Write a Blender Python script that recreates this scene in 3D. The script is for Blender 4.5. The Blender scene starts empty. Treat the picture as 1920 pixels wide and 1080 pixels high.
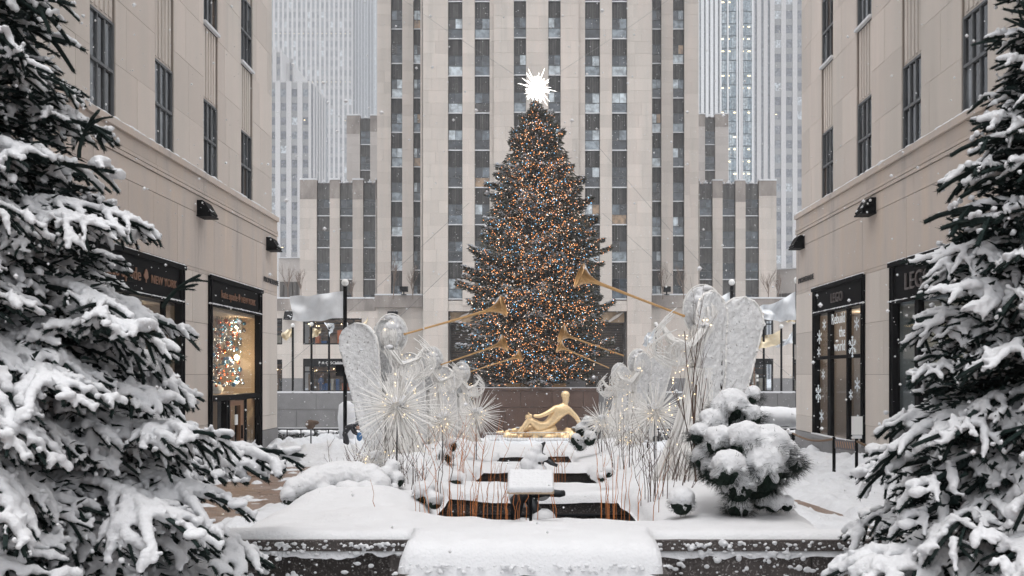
import bpy, math, random
import numpy as np
from mathutils import Vector, Matrix, Quaternion

random.seed(7)
SC = bpy.context.scene
COL = SC.collection
R = math.radians
# ------------------------------------------------------------------ camera
F, CX, CY, CZ = 1641.0, 1003.0, 700.0, 2.85
cam_d = bpy.data.cameras.new("camera")
cam_d.sensor_width = 36.0
cam_d.lens = F / 1920 * 36
cam_d.shift_x = (960 - CX) / 1920
cam_d.shift_y = (CY - 540) / 1920
cam_d.clip_start = 0.1
cam_d.clip_end = 2000
cam_d.dof.use_dof = True
cam_d.dof.focus_distance = 28
cam_d.dof.aperture_fstop = 6.0
cam = bpy.data.objects.new("camera", cam_d)
cam.location = (0, 0, CZ)
cam.rotation_euler = (R(90), 0, 0)
COL.objects.link(cam)
SC.camera = cam
# ------------------------------------------------------------------ sky, sun, exposure (overcast snowfall)
W = bpy.data.worlds.new("World")
SC.world = W
W.use_nodes = True
nt = W.node_tree
bg = nt.nodes["Background"]
sky = nt.nodes.new("ShaderNodeTexSky")
sky.sky_type = 'NISHITA'
sky.sun_disc = False
SUN_EL, SUN_AZ = R(82), R(176)
sky.sun_elevation = SUN_EL
sky.sun_rotation = SUN_AZ
sky.air_density = 1.0
sky.dust_density = 4.0
hs = nt.nodes.new("ShaderNodeHueSaturation")
hs.inputs["Saturation"].default_value = 0.20
nt.links.new(sky.outputs[0], hs.inputs["Color"])
nt.links.new(hs.outputs[0], bg.inputs[0])
bg.inputs[1].default_value = 0.15
sd = bpy.data.lights.new("sun", 'SUN')
sd.energy = 0.5
sd.angle = R(150)
sd.color = (1.0, 0.98, 0.95)
sun = bpy.data.objects.new("sun", sd)
dvec = Vector((math.sin(SUN_AZ) * math.cos(SUN_EL), math.cos(SUN_AZ) * math.cos(SUN_EL), math.sin(SUN_EL)))
sun.rotation_euler = dvec.to_track_quat('Z', 'Y').to_euler()
COL.objects.link(sun)
vs = SC.view_settings
vs.view_transform = 'Standard'
vs.look = 'None'
vs.gamma = 1
vs.use_curve_mapping = False
vs.exposure = 0.72
HAZE = 0.0006
SC.render.engine = 'CYCLES'
cy = SC.cycles
cy.use_denoising = True
cy.max_bounces = 8
cy.diffuse_bounces = 4
cy.glossy_bounces = 3
cy.transmission_bounces = 4
cy.transparent_max_bounces = 12
cy.volume_bounces = 1
cy.sample_clamp_indirect = 6
cy.caustics_reflective = False
cy.caustics_refractive = False

# ------------------------------------------------------------------ helpers
def at(px, py, Y):
    """world point that lies Y metres down the channel in the direction of photograph pixel (px, py)"""
    return Vector(((px - CX) * Y / F, Y, CZ + (CY - py) * Y / F))

def tag(o, label=None, cat=None, group=None, kind=None):
    if label: o["label"] = label
    if cat: o["category"] = cat
    if group: o["group"] = group
    if kind: o["kind"] = kind
    return o

def link(o, parent=None):
    COL.objects.link(o)
    if parent is not None: o.parent = parent
    return o

def empty(name, loc=(0, 0, 0), rz=0, parent=None):
    o = bpy.data.objects.new(name, None)
    o.empty_display_size = .2
    o.location = loc
    o.rotation_euler = (0, 0, rz)
    return link(o, parent)

def copy_tree(o, parent=None):
    c = o.copy()
    COL.objects.link(c)
    c.parent = parent
    for ch in o.children: copy_tree(ch, c)
    return c

_N = {}
def mat(name, col, rough=.6, metal=0., var=0., vscale=1., vstretch=(1, 1, 1), rnd=0., bump=0., bscale=20., coord='pos',
        emis=None, estr=0., spec=.5, col2=None, alpha=None, sss=0., speck=None):
    if name in _N: return _N[name]
    m = bpy.data.materials.new(name)
    m.use_nodes = True
    t = m.node_tree
    b = t.nodes["Principled BSDF"]
    L = t.links.new
    b.inputs["Roughness"].default_value = rough
    b.inputs["Metallic"].default_value = metal
    b.inputs["Specular IOR Level"].default_value = spec
    base = (*col, 1)
    b.inputs["Base Color"].default_value = base
    if coord == 'pos': src = t.nodes.new("ShaderNodeNewGeometry").outputs["Position"]
    else: src = t.nodes.new("ShaderNodeTexCoord").outputs["Object"]
    cur = None
    if var or rnd or col2:
        c = t.nodes.new("ShaderNodeRGB"); c.outputs[0].default_value = base; cur = c.outputs[0]
        if var or col2:
            mp = t.nodes.new("ShaderNodeMapping"); mp.inputs["Scale"].default_value = vstretch; L(src, mp.inputs[0])
            n = t.nodes.new("ShaderNodeTexNoise"); n.inputs["Scale"].default_value = vscale
            n.inputs["Detail"].default_value = 6; n.inputs["Roughness"].default_value = .6
            L(mp.outputs[0], n.inputs["Vector"])
            if col2:
                mr = t.nodes.new("ShaderNodeMapRange"); mr.inputs[1].default_value = .42; mr.inputs[2].default_value = .62
                L(n.outputs[0], mr.inputs[0])
                mx = t.nodes.new("ShaderNodeMix"); mx.data_type = 'RGBA'
                L(mr.outputs[0], mx.inputs[0]); L(cur, mx.inputs[6]); mx.inputs[7].default_value = (*col2, 1)
                cur = mx.outputs[2]
            if var:
                mr = t.nodes.new("ShaderNodeMapRange")
                mr.inputs[1].default_value = .3; mr.inputs[2].default_value = .7
                mr.inputs[3].default_value = 1 - var; mr.inputs[4].default_value = 1 + var
                L(n.outputs[0], mr.inputs[0])
                vm = t.nodes.new("ShaderNodeVectorMath"); vm.operation = 'SCALE'
                L(cur, vm.inputs[0]); L(mr.outputs[0], vm.inputs["Scale"]); cur = vm.outputs[0]
        if rnd:
            oi = t.nodes.new("ShaderNodeObjectInfo"); g = t.nodes.new("ShaderNodeNewGeometry")
            ad = t.nodes.new("ShaderNodeMath"); ad.operation = 'ADD'
            L(oi.outputs["Random"], ad.inputs[0]); L(g.outputs["Random Per Island"], ad.inputs[1])
            fr = t.nodes.new("ShaderNodeMath"); fr.operation = 'FRACT'; L(ad.outputs[0], fr.inputs[0])
            mr = t.nodes.new("ShaderNodeMapRange"); mr.inputs[3].default_value = 1 - rnd; mr.inputs[4].default_value = 1 + rnd
            L(fr.outputs[0], mr.inputs[0])
            vm = t.nodes.new("ShaderNodeVectorMath"); vm.operation = 'SCALE'
            L(cur, vm.inputs[0]); L(mr.outputs[0], vm.inputs["Scale"]); cur = vm.outputs[0]
    if speck:  # (colour, scale, threshold)
        vn = t.nodes.new("ShaderNodeTexNoise"); vn.inputs["Scale"].default_value = speck[1]; vn.inputs["Detail"].default_value = 3
        L(src, vn.inputs["Vector"])
        mr = t.nodes.new("ShaderNodeMapRange"); mr.inputs[1].default_value = speck[2]; mr.inputs[2].default_value = speck[2] + .06
        L(vn.outputs[0], mr.inputs[0])
        mx = t.nodes.new("ShaderNodeMix"); mx.data_type = 'RGBA'
        L(mr.outputs[0], mx.inputs[0])
        if cur: L(cur, mx.inputs[6])
        else: mx.inputs[6].default_value = base
        mx.inputs[7].default_value = (*speck[0], 1); cur = mx.outputs[2]
    if cur: L(cur, b.inputs["Base Color"])
    if bump:
        n2 = t.nodes.new("ShaderNodeTexNoise"); n2.inputs["Scale"].default_value = bscale; n2.inputs["Detail"].default_value = 5
        L(src, n2.inputs["Vector"])
        bp = t.nodes.new("ShaderNodeBump"); bp.inputs["Strength"].default_value = bump; bp.inputs["Distance"].default_value = .02
        L(n2.outputs[0], bp.inputs["Height"]); L(bp.outputs[0], b.inputs["Normal"])
    if emis:
        b.inputs["Emission Color"].default_value = (*emis, 1); b.inputs["Emission Strength"].default_value = estr
        try: m.cycles.emission_sampling = 'NONE' if estr < 60 else 'AUTO'
        except Exception: pass
    if sss:
        b.inputs["Subsurface Weight"].default_value = sss; b.inputs["Subsurface Radius"].default_value = (.03, .035, .04)
    _N[name] = m
    return m

def glass(name, tint=(.9, .93, .95), refl=1.0, body=0.0, bodycol=(.3, .33, .36)):
    """thin window glass: see-through, mirror-like at grazing angles"""
    if name in _N: return _N[name]
    m = bpy.data.materials.new(name); m.use_nodes = True
    t = m.node_tree; L = t.links.new
    t.nodes.remove(t.nodes["Principled BSDF"])
    out = t.nodes["Material Output"]
    tr = t.nodes.new("ShaderNodeBsdfTransparent"); tr.inputs[0].default_value = (*tint, 1)
    gl = t.nodes.new("ShaderNodeBsdfGlossy"); gl.inputs["Roughness"].default_value = .02
    fr = t.nodes.new("ShaderNodeFresnel"); fr.inputs[0].default_value = 1.5
    ml = t.nodes.new("ShaderNodeMath"); ml.operation = 'MULTIPLY'; ml.inputs[1].default_value = 1.3 * refl; ml.use_clamp = True
    ge = t.nodes.new("ShaderNodeNewGeometry"); iv = t.nodes.new("ShaderNodeMath"); iv.operation = 'SUBTRACT'; iv.inputs[0].default_value = 1; L(ge.outputs["Backfacing"], iv.inputs[1])
    fm = t.nodes.new("ShaderNodeMath"); fm.operation = 'MULTIPLY'; L(fr.outputs[0], fm.inputs[0]); L(iv.outputs[0], fm.inputs[1])
    L(fm.outputs[0], ml.inputs[0])
    mx = t.nodes.new("ShaderNodeMixShader"); L(ml.outputs[0], mx.inputs[0]); L(tr.outputs[0], mx.inputs[1]); L(gl.outputs[0], mx.inputs[2])
    L(mx.outputs[0], out.inputs[0])
    _N[name] = m
    return m

def pane_mat(name, stops, rough=.08, warm=0.):
    """window pane with what stands right behind it (dark room, drawn shade) or a sky reflection put into its colour, picked at random per pane"""
    if name in _N: return _N[name]
    m = bpy.data.materials.new(name); m.use_nodes = True
    t = m.node_tree; L = t.links.new; b = t.nodes["Principled BSDF"]
    oi = t.nodes.new("ShaderNodeObjectInfo"); g = t.nodes.new("ShaderNodeNewGeometry")
    ad = t.nodes.new("ShaderNodeMath"); ad.operation = 'ADD'
    L(oi.outputs["Random"], ad.inputs[0]); L(g.outputs["Random Per Island"], ad.inputs[1])
    fr = t.nodes.new("ShaderNodeMath"); fr.operation = 'FRACT'; L(ad.outputs[0], fr.inputs[0])
    cr = t.nodes.new("ShaderNodeValToRGB"); cr.color_ramp.interpolation = 'CONSTANT'
    e = cr.color_ramp.elements
    e[0].position = 0; e[0].color = (*stops[0][1], 1)
    e[1].position = stops[1][0]; e[1].color = (*stops[1][1], 1)
    for p, c in stops[2:]:
        q = e.new(p); q.color = (*c, 1)
    L(fr.outputs[0], cr.inputs[0])
    n = t.nodes.new("ShaderNodeTexNoise"); n.inputs["Scale"].default_value = 1.6; n.inputs["Detail"].default_value = 3
    L(g.outputs["Position"], n.inputs["Vector"])
    mr = t.nodes.new("ShaderNodeMapRange"); mr.inputs[1].default_value = .35; mr.inputs[2].default_value = .65
    mr.inputs[3].default_value = .55; mr.inputs[4].default_value = 1.4; L(n.outputs[0], mr.inputs[0])
    vm = t.nodes.new("ShaderNodeVectorMath"); vm.operation = 'SCALE'; L(cr.outputs[0], vm.inputs[0]); L(mr.outputs[0], vm.inputs["Scale"])
    L(vm.outputs[0], b.inputs["Base Color"])
    b.inputs["Roughness"].default_value = rough
    b.inputs["Specular IOR Level"].default_value = .8
    _N[name] = m
    return m

class MB:
    def __init__(s): s.v = []; s.f = []; s.m = []; s.cur = 0
    def add(s, vs, fs):
        o = len(s.v); s.v.extend([tuple(p) for p in vs]); s.f.extend([tuple(i + o for i in f) for f in fs]); s.m.extend([s.cur] * len(fs))
    def box(s, x0, x1, y0, y1, z0, z1):
        s.add([(x0, y0, z0), (x1, y0, z0), (x1, y1, z0), (x0, y1, z0), (x0, y0, z1), (x1, y0, z1), (x1, y1, z1), (x0, y1, z1)],
              [(0, 3, 2, 1), (4, 5, 6, 7), (0, 1, 5, 4), (1, 2, 6, 5), (2, 3, 7, 6), (3, 0, 4, 7)])
    def tube(s, pts, rad, n=6, caps=True):
        pts = [Vector(p) for p in pts]
        if not hasattr(rad, '__len__'): rad = [rad] * len(pts)
        vs = []; fs = []
        up = Vector((0.13, 0.21, 1)).normalized()
        for i, p in enumerate(pts):
            d = (pts[min(i + 1, len(pts) - 1)] - pts[max(i - 1, 0)])
            if d.length < 1e-9: d = Vector((0, 0, 1))
            d.normalize()
            a = d.cross(up)
            if a.length < .05: a = d.cross(Vector((1, 0, 0)))
            a.normalize(); b = d.cross(a)
            for k in range(n):
                t = 2 * math.pi * k / n
                vs.append(p + (a * math.cos(t) + b * math.sin(t)) * rad[i])
        for i in range(len(pts) - 1):
            for k in range(n):
                k2 = (k + 1) % n
                fs.append((i * n + k, i * n + k2, (i + 1) * n + k2, (i + 1) * n + k))
        if caps:
            fs.append(tuple(range(n - 1, -1, -1))); fs.append(tuple((len(pts) - 1) * n + k for k in range(n)))
        s.add(vs, fs)
    def ball(s, c, r, seg=8, rings=5, sc=(1, 1, 1)):
        c = Vector(c); vs = [c + Vector((0, 0, r * sc[2]))]; fs = []
        for i in range(1, rings):
            ph = math.pi * i / rings
            for k in range(seg):
                th = 2 * math.pi * k / seg
                vs.append(c + Vector((r * sc[0] * math.sin(ph) * math.cos(th), r * sc[1] * math.sin(ph) * math.sin(th), r * sc[2] * math.cos(ph))))
        vs.append(c - Vector((0, 0, r * sc[2])))
        for k in range(seg):
            fs.append((0, 1 + k, 1 + (k + 1) % seg))
            for i in range(rings - 2):
                a = 1 + i * seg; b = a + seg
                fs.append((a + k, b + k, b + (k + 1) % seg, a + (k + 1) % seg))
            a = 1 + (rings - 2) * seg
            fs.append((a + k, len(vs) - 1, a + (k + 1) % seg))
        s.add(vs, fs)
    def octa(s, c, r):
        x, y, z = c
        s.add([(x + r, y, z), (x - r, y, z), (x, y + r, z), (x, y - r, z), (x, y, z + r), (x, y, z - r)],
              [(0, 2, 4), (2, 1, 4), (1, 3, 4), (3, 0, 4), (2, 0, 5), (1, 2, 5), (3, 1, 5), (0, 3, 5)])
    def mesh(s, name, mats, smooth=False):
        me = bpy.data.meshes.new(name)
        me.from_pydata(s.v, [], s.f)
        for m in (mats if isinstance(mats, (list, tuple)) else [mats]): me.materials.append(m)
        if any(s.m): me.polygons.foreach_set("material_index", s.m)
        if smooth: me.polygons.foreach_set("use_smooth", [True] * len(me.polygons))
        me.update()
        return me
    def build(s, name, mats, parent=None, smooth=False, loc=None):
        o = bpy.data.objects.new(name, s.mesh(name, mats, smooth))
        if loc is not None: o.location = loc
        return link(o, parent)

_cube = {}
def cube(name, m, parent, x0, x1, y0, y1, z0, z1, label=None):
    """one box-shaped piece; alike pieces share the mesh"""
    if m.name not in _cube:
        b = MB(); b.box(-.5, .5, -.5, .5, -.5, .5); _cube[m.name] = b.mesh("piece", m)
    o = bpy.data.objects.new(name, _cube[m.name])
    o.location = ((x0 + x1) / 2, (y0 + y1) / 2, (z0 + z1) / 2)
    o.scale = (abs(x1 - x0), abs(y1 - y0), abs(z1 - z0))
    if label: o["label"] = label
    return link(o, parent)

def remesh(mb, voxel, smooth=4, name="snow", m=None, disp=0, dfreq=14):
    """fuse overlapping balls of an MB into one skin of snow"""
    me = mb.mesh(name, m or M_snow)
    o = bpy.data.objects.new("tmp", me); COL.objects.link(o)
    md = o.modifiers.new("r", 'REMESH'); md.mode = 'VOXEL'; md.voxel_size = voxel; md.use_smooth_shade = True
    if smooth:
        sm = o.modifiers.new("s", 'SMOOTH'); sm.factor = .6; sm.iterations = smooth
    dg = bpy.context.evaluated_depsgraph_get()
    me2 = bpy.data.meshes.new_from_object(o.evaluated_get(dg))
    me2.materials.clear(); me2.materials.append(m or M_snow)
    me2.polygons.foreach_set("use_smooth", [True] * len(me2.polygons))
    me2.name = name
    if disp:
        n = len(me2.vertices); co = np.empty(n * 3); me2.vertices.foreach_get("co", co); co = co.reshape(-1, 3)
        no = np.empty(n * 3); me2.vertex_normals.foreach_get("vector", no); no = no.reshape(-1, 3)
        x, y, z = co.T
        d = (noise2(x * dfreq + z * dfreq * .9, y * dfreq - z * dfreq * .6, 1) - .5) + .5 * (noise2(x * dfreq * 2.7 - z * dfreq * 1.9, y * dfreq * 2.7 + z * dfreq * 2.1, 5) - .5) + .3 * (noise2(x * dfreq * 6 + z * dfreq * 5, y * dfreq * 6 - z * dfreq * 4, 8) - .5)
        co += no * (disp * d * 2)[:, None]
        me2.vertices.foreach_set("co", co.ravel()); me2.update()
    bpy.data.objects.remove(o); bpy.data.meshes.remove(me)
    return me2

def text(name, body, m, parent, loc, rot, size, extrude=.01, align='LEFT', label=None, shear=0, space=1., sx=1.):
    c = bpy.data.curves.new(name, 'FONT')
    c.body = body; c.size = size; c.extrude = extrude; c.align_x = align; c.shear = shear; c.space_character = space
    c.materials.append(m); c.resolution_u = 3
    tmp = bpy.data.objects.new("tmp", c); COL.objects.link(tmp)
    me = bpy.data.meshes.new_from_object(tmp.evaluated_get(bpy.context.evaluated_depsgraph_get()))
    bpy.data.objects.remove(tmp); bpy.data.curves.remove(c)
    o = bpy.data.objects.new(name, me); o.location = loc; o.rotation_euler = rot; o.scale = (sx, 1, 1)
    if label: o["label"] = label
    return link(o, parent)

def noise2(x, y, s=0):
    """smooth value noise, vectorised"""
    x = np.asarray(x, float) + s * 17.3; y = np.asarray(y, float) + s * 31.7
    xi = np.floor(x); yi = np.floor(y); fx = x - xi; fy = y - yi
    fx = fx * fx * (3 - 2 * fx); fy = fy * fy * (3 - 2 * fy)
    def h(a, b):
        v = np.sin(a * 127.1 + b * 311.7) * 43758.5453
        return v - np.floor(v)
    return (h(xi, yi) * (1 - fx) + h(xi + 1, yi) * fx) * (1 - fy) + (h(xi, yi + 1) * (1 - fx) + h(xi + 1, yi + 1) * fx) * fy
def fbm(x, y, s=0, o=4):
    t = 0; a = .5
    for i in range(o):
        t = t + a * noise2(x * 2 ** i, y * 2 ** i, s + i * 3); a *= .5
    return t

def grid_sheet(name, xs, ys, zfun, m, keep=None, parent=None):
    X, Y = np.meshgrid(xs, ys)
    Z = zfun(X, Y)
    nx, ny = len(xs), len(ys)
    v = np.stack([X.ravel(), Y.ravel(), Z.ravel()], 1)
    i, j = np.meshgrid(np.arange(nx - 1), np.arange(ny - 1)); a = (j * nx + i).ravel()
    f = np.stack([a, a + 1, a + 1 + nx, a + nx], 1)
    if keep is not None:
        c = v[f].mean(1); f = f[keep(c[:, 0], c[:, 1])]
    me = bpy.data.meshes.new(name); me.from_pydata(v.tolist(), [], f.tolist()); me.materials.append(m)
    me.polygons.foreach_set("use_smooth", [True] * len(me.polygons)); me.update()
    o = bpy.data.objects.new(name, me)
    return link(o, parent)

# ------------------------------------------------------------------ materials
M_snow = mat("snow", (.665, .668, .68), .7, var=.03, vscale=5, bump=.45, bscale=48, spec=.2)
M_snowr = mat("rough snow", (.63, .64, .66), .8, var=.06, vscale=6, bump=.9, bscale=14, spec=.2)
M_stone = mat("limestone", (.575, .522, .470), .85, var=.15, vscale=.6, vstretch=(1.4, 1.4, .16), rnd=.075, bump=.15, bscale=6, col2=(.54, .475, .425))
M_stone_far = mat("far limestone", (.49, .45, .42), .85, var=.06, vscale=.1, rnd=.07)
M_mortar = mat("mortar", (.23, .195, .165), .9)
M_stained = mat("stained limestone", (.56, .49, .44), .85, var=.36, vscale=1.0, vstretch=(1.6, 1.6, .22), rnd=.05, bump=.2, bscale=8, col2=(.43, .36, .305))
M_grime = mat("weathered limestone", (.30, .265, .24), .85, var=.3, vscale=.9, vstretch=(1, 1, .35), rnd=.06)
M_core = mat("building core", (.16, .14, .13), .9)
M_spandrel = mat("dark metal spandrel", (.032, .030, .030), .5, metal=.3, var=.35, vscale=2.5, vstretch=(1, 1, .3), rnd=.25)
M_spandrel_g = mat("grey metal spandrel", (.11, .105, .10), .55, metal=.3, var=.3, vscale=2.5, vstretch=(1, 1, .3), rnd=.2)
M_rib = mat("spandrel rib", (.11, .105, .10), .5, metal=.4, var=.4, vscale=3, vstretch=(1, 1, .4), rnd=.3)
M_frame = mat("grey window frame", (.095, .10, .105), .5)
M_black = mat("black paint", (.004, .004, .005), .5, var=.2, vscale=3, spec=.04)
M_pane = pane_mat("tower pane", [(0, (.03, .036, .044)), (.2, (.06, .072, .085)), (.40, (.12, .145, .17)), (.58, (.035, .03, .028)), (.66, (.24, .28, .31)), (.80, (.48, .53, .56)), (.97, (.30, .20, .12))])
M_pane_w = pane_mat("wing pane", [(0, (.03, .038, .046)), (.35, (.055, .065, .078)), (.7, (.02, .02, .022)), (.88, (.09, .11, .13)), (.96, (.30, .34, .37))])
M_granite = mat("grey granite", (.22, .215, .215), .7, var=.14, vscale=1.2, rnd=.08, speck=((.13, .13, .135), 60, .58), bump=.2, bscale=30)
M_gran_d = mat("speckled dark granite", (.060, .050, .046), .7, var=.3, vscale=9, rnd=.12, speck=((.24, .22, .21), 75, .58), bump=.5, bscale=40)
M_brown = mat("red brown granite", (.105, .060, .044), .45, var=.18, vscale=2, rnd=.1, speck=((.14, .11, .10), 26, .60))
M_gold = mat("gilded bronze", (.86, .63, .36), .38, metal=.7, var=.12, vscale=7, bump=.5, bscale=14, coord='obj')
M_goldtube = mat("brass tube", (.58, .36, .17), .36, metal=.85, coord='obj', var=.15, vscale=5)
M_wood = mat("varnished brown wood", (.20, .095, .045), .4, var=.3, vscale=4, vstretch=(6, 6, .6))
M_bark = mat("bark", (.09, .065, .05), .9, var=.3, vscale=8, coord='obj')
M_twig = mat("orange twigs", (.44, .155, .045), .8, rnd=.35)
M_twigd = mat("dark twigs", (.085, .05, .035), .8, rnd=.3)
M_baretwig = mat("bare grey brown twigs", (.20, .15, .12), .9)
M_needle = mat("spruce needles", (.012, .021, .019), .7, spec=.12, rnd=.45, coord='obj')
M_needle2 = mat("shrub needles", (.013, .024, .018), .7, spec=.12, rnd=.45, coord='obj')
M_dark = mat("dark interior", (.02, .018, .017), .8)
M_water = mat("dark pool water", (.012, .012, .013), .06)
M_bronze = mat("dark bronze", (.03, .033, .036), .4, metal=.6)
# ------------------------------------------------------------------ the ground
def gz(y):
    y = np.asarray(y, float)
    return np.where(y < 30, .037 * (30 - y), np.where(y < 41, -.04 * (y - 30), -.44))
M_paver = bpy.data.materials.new("wet brick pavers"); M_paver.use_nodes = True
_t = M_paver.node_tree; _L = _t.links.new; _b = _t.nodes["Principled BSDF"]
_g = _t.nodes.new("ShaderNodeNewGeometry")
_br = _t.nodes.new("ShaderNodeTexBrick"); _br.inputs["Scale"].default_value = 3.4
_br.inputs["Color1"].default_value = (.23, .125, .07, 1); _br.inputs["Color2"].default_value = (.15, .085, .052, 1); _br.inputs["Mortar"].default_value = (.055, .042, .035, 1)
_br.inputs["Mortar Size"].default_value = .03
_L(_g.outputs["Position"], _br.inputs["Vector"])
_n = _t.nodes.new("ShaderNodeTexNoise"); _n.inputs["Scale"].default_value = 1.3; _n.inputs["Detail"].default_value = 9; _n.inputs["Roughness"].default_value = .7
_mp = _t.nodes.new("ShaderNodeMapping"); _mp.inputs["Scale"].default_value = (1.3, 1.7, 1); _L(_g.outputs["Position"], _mp.inputs[0]); _L(_mp.outputs[0], _n.inputs["Vector"])
_mr = _t.nodes.new("ShaderNodeMapRange"); _mr.inputs[1].default_value = .46; _mr.inputs[2].default_value = .75; _mr.inputs[4].default_value = .9
_L(_n.outputs[0], _mr.inputs[0])
_mx = _t.nodes.new("ShaderNodeMix"); _mx.data_type = 'RGBA'; _L(_mr.outputs[0], _mx.inputs[0]); _L(_br.outputs[0], _mx.inputs[6]); _mx.inputs[7].default_value = (.42, .37, .34, 1)
_L(_mx.outputs[2], _b.inputs["Base Color"])
_mr2 = _t.nodes.new("ShaderNodeMapRange"); _mr2.inputs[1].default_value = .35; _mr2.inputs[2].default_value = .6; _mr2.inputs[3].default_value = .22; _mr2.inputs[4].default_value = .7
_L(_n.outputs[0], _mr2.inputs[0]); _L(_mr2.outputs[0], _b.inputs["Roughness"])

tag(grid_sheet("promenade_path", np.linspace(-9.2, 9.2, 24), np.linspace(-6, 41, 60), lambda X, Y: gz(Y), M_paver), kind='structure')
o = MB()
for x0, x1, y0, y1, z in ((-420, 420, -40, -6, 1.3), (-420, -9.2, -6, 30, -.01), (9.2, 420, -6, 30, -.01), (-420, -9.2, 30, 41, -.3), (9.2, 420, 30, 41, -.3),
                          (-420, -21, 41, 66.5, -.45), (21, 420, 41, 66.5, -.45), (-420, 420, 66.5, 610, .8)):
    o.box(x0, x1, y0, y1, z - .5, z)
tag(o.build("ground", M_snowr), kind='structure')

def snow_path(X, Y):
    base = gz(Y)
    h = .10 + .09 * (fbm(X * .5, Y * .35, 3) - .45) + .035 * (fbm(X * 2.6, Y * 2.6, 5) - .45)
    # trodden strips where the pavers show
    edge = .55 * (fbm(X * .9, Y * .7, 9) - .5)
    dl = np.maximum(np.abs(X + 5.75) - (1.3 + edge), np.abs(Y - 17.8) - (6.6 + 2 * edge))
    dl2 = np.maximum(np.abs(X + 7.0) - (1.5 + edge), np.abs(Y - 23.0) - (1.9 + edge))
    dl = np.minimum(dl, dl2)
    dr = np.maximum(np.abs(X - 4.75 - .015 * (Y - 14)) - (.06 + .3 * edge), np.abs(Y - 15.5) - (3.6 + 2 * edge))
    dr2 = np.maximum(np.abs(X - 6.1) - (.03 + .2 * edge), np.abs(Y - 21) - (3 + 2 * edge))
    d = np.minimum(np.minimum(dl, dr), dr2)
    h = h - .19 * np.clip((.25 - d) / .35, 0, 1)
    crumbs = .16 * np.clip(fbm(X * 2.3, Y * 2.0, 21) - .53, 0, 1) / .3 + .06 * np.clip(fbm(X * 6.1, Y * 5.1, 22) - .58, 0, 1) / .3
    h = h + crumbs - .05 * np.clip(noise2(X * 3.3, Y * 2.4, 41) - .78, 0, 1) / .22
    # shovelled banks
    lump = fbm(X * 2.2, Y * 2.2, 33)
    bank = np.exp(-((Y - 27.2) / .9) ** 2) * np.clip((X + 8.6) / .4, 0, 1) * np.clip((-3.2 - X) / .5, 0, 1) * (.22 + .5 * lump)
    bank2 = np.exp(-((X + 8.0 - .0 * Y) / .65) ** 2) * np.clip((21.8 - Y) / 1.0, 0, 1) * np.clip((Y - 18.3) / 1.2, 0, 1) * (.10 + .38 * lump)
    bank3 = np.exp(-((X + 8.5) / .55) ** 2) * np.clip((Y - 28.2) / .5, 0, 1) * (.15 + .5 * lump)
    bank4 = np.exp(-((X - 8.6) / .6) ** 2) * (.10 + .25 * lump)
    bank5 = np.exp(-((Y - 9.2) / 1.2) ** 2) * np.clip((-4.2 - X) / 1.0, 0, 1) * (.2 + .4 * lump)
    return base + h + np.maximum.reduce([bank, bank2, bank3, bank4, bank5])
tag(grid_sheet("path_snow", np.linspace(-9.1, 9.1, 260), np.linspace(3, 41, 420), snow_path, M_snowr), kind='structure')

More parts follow.
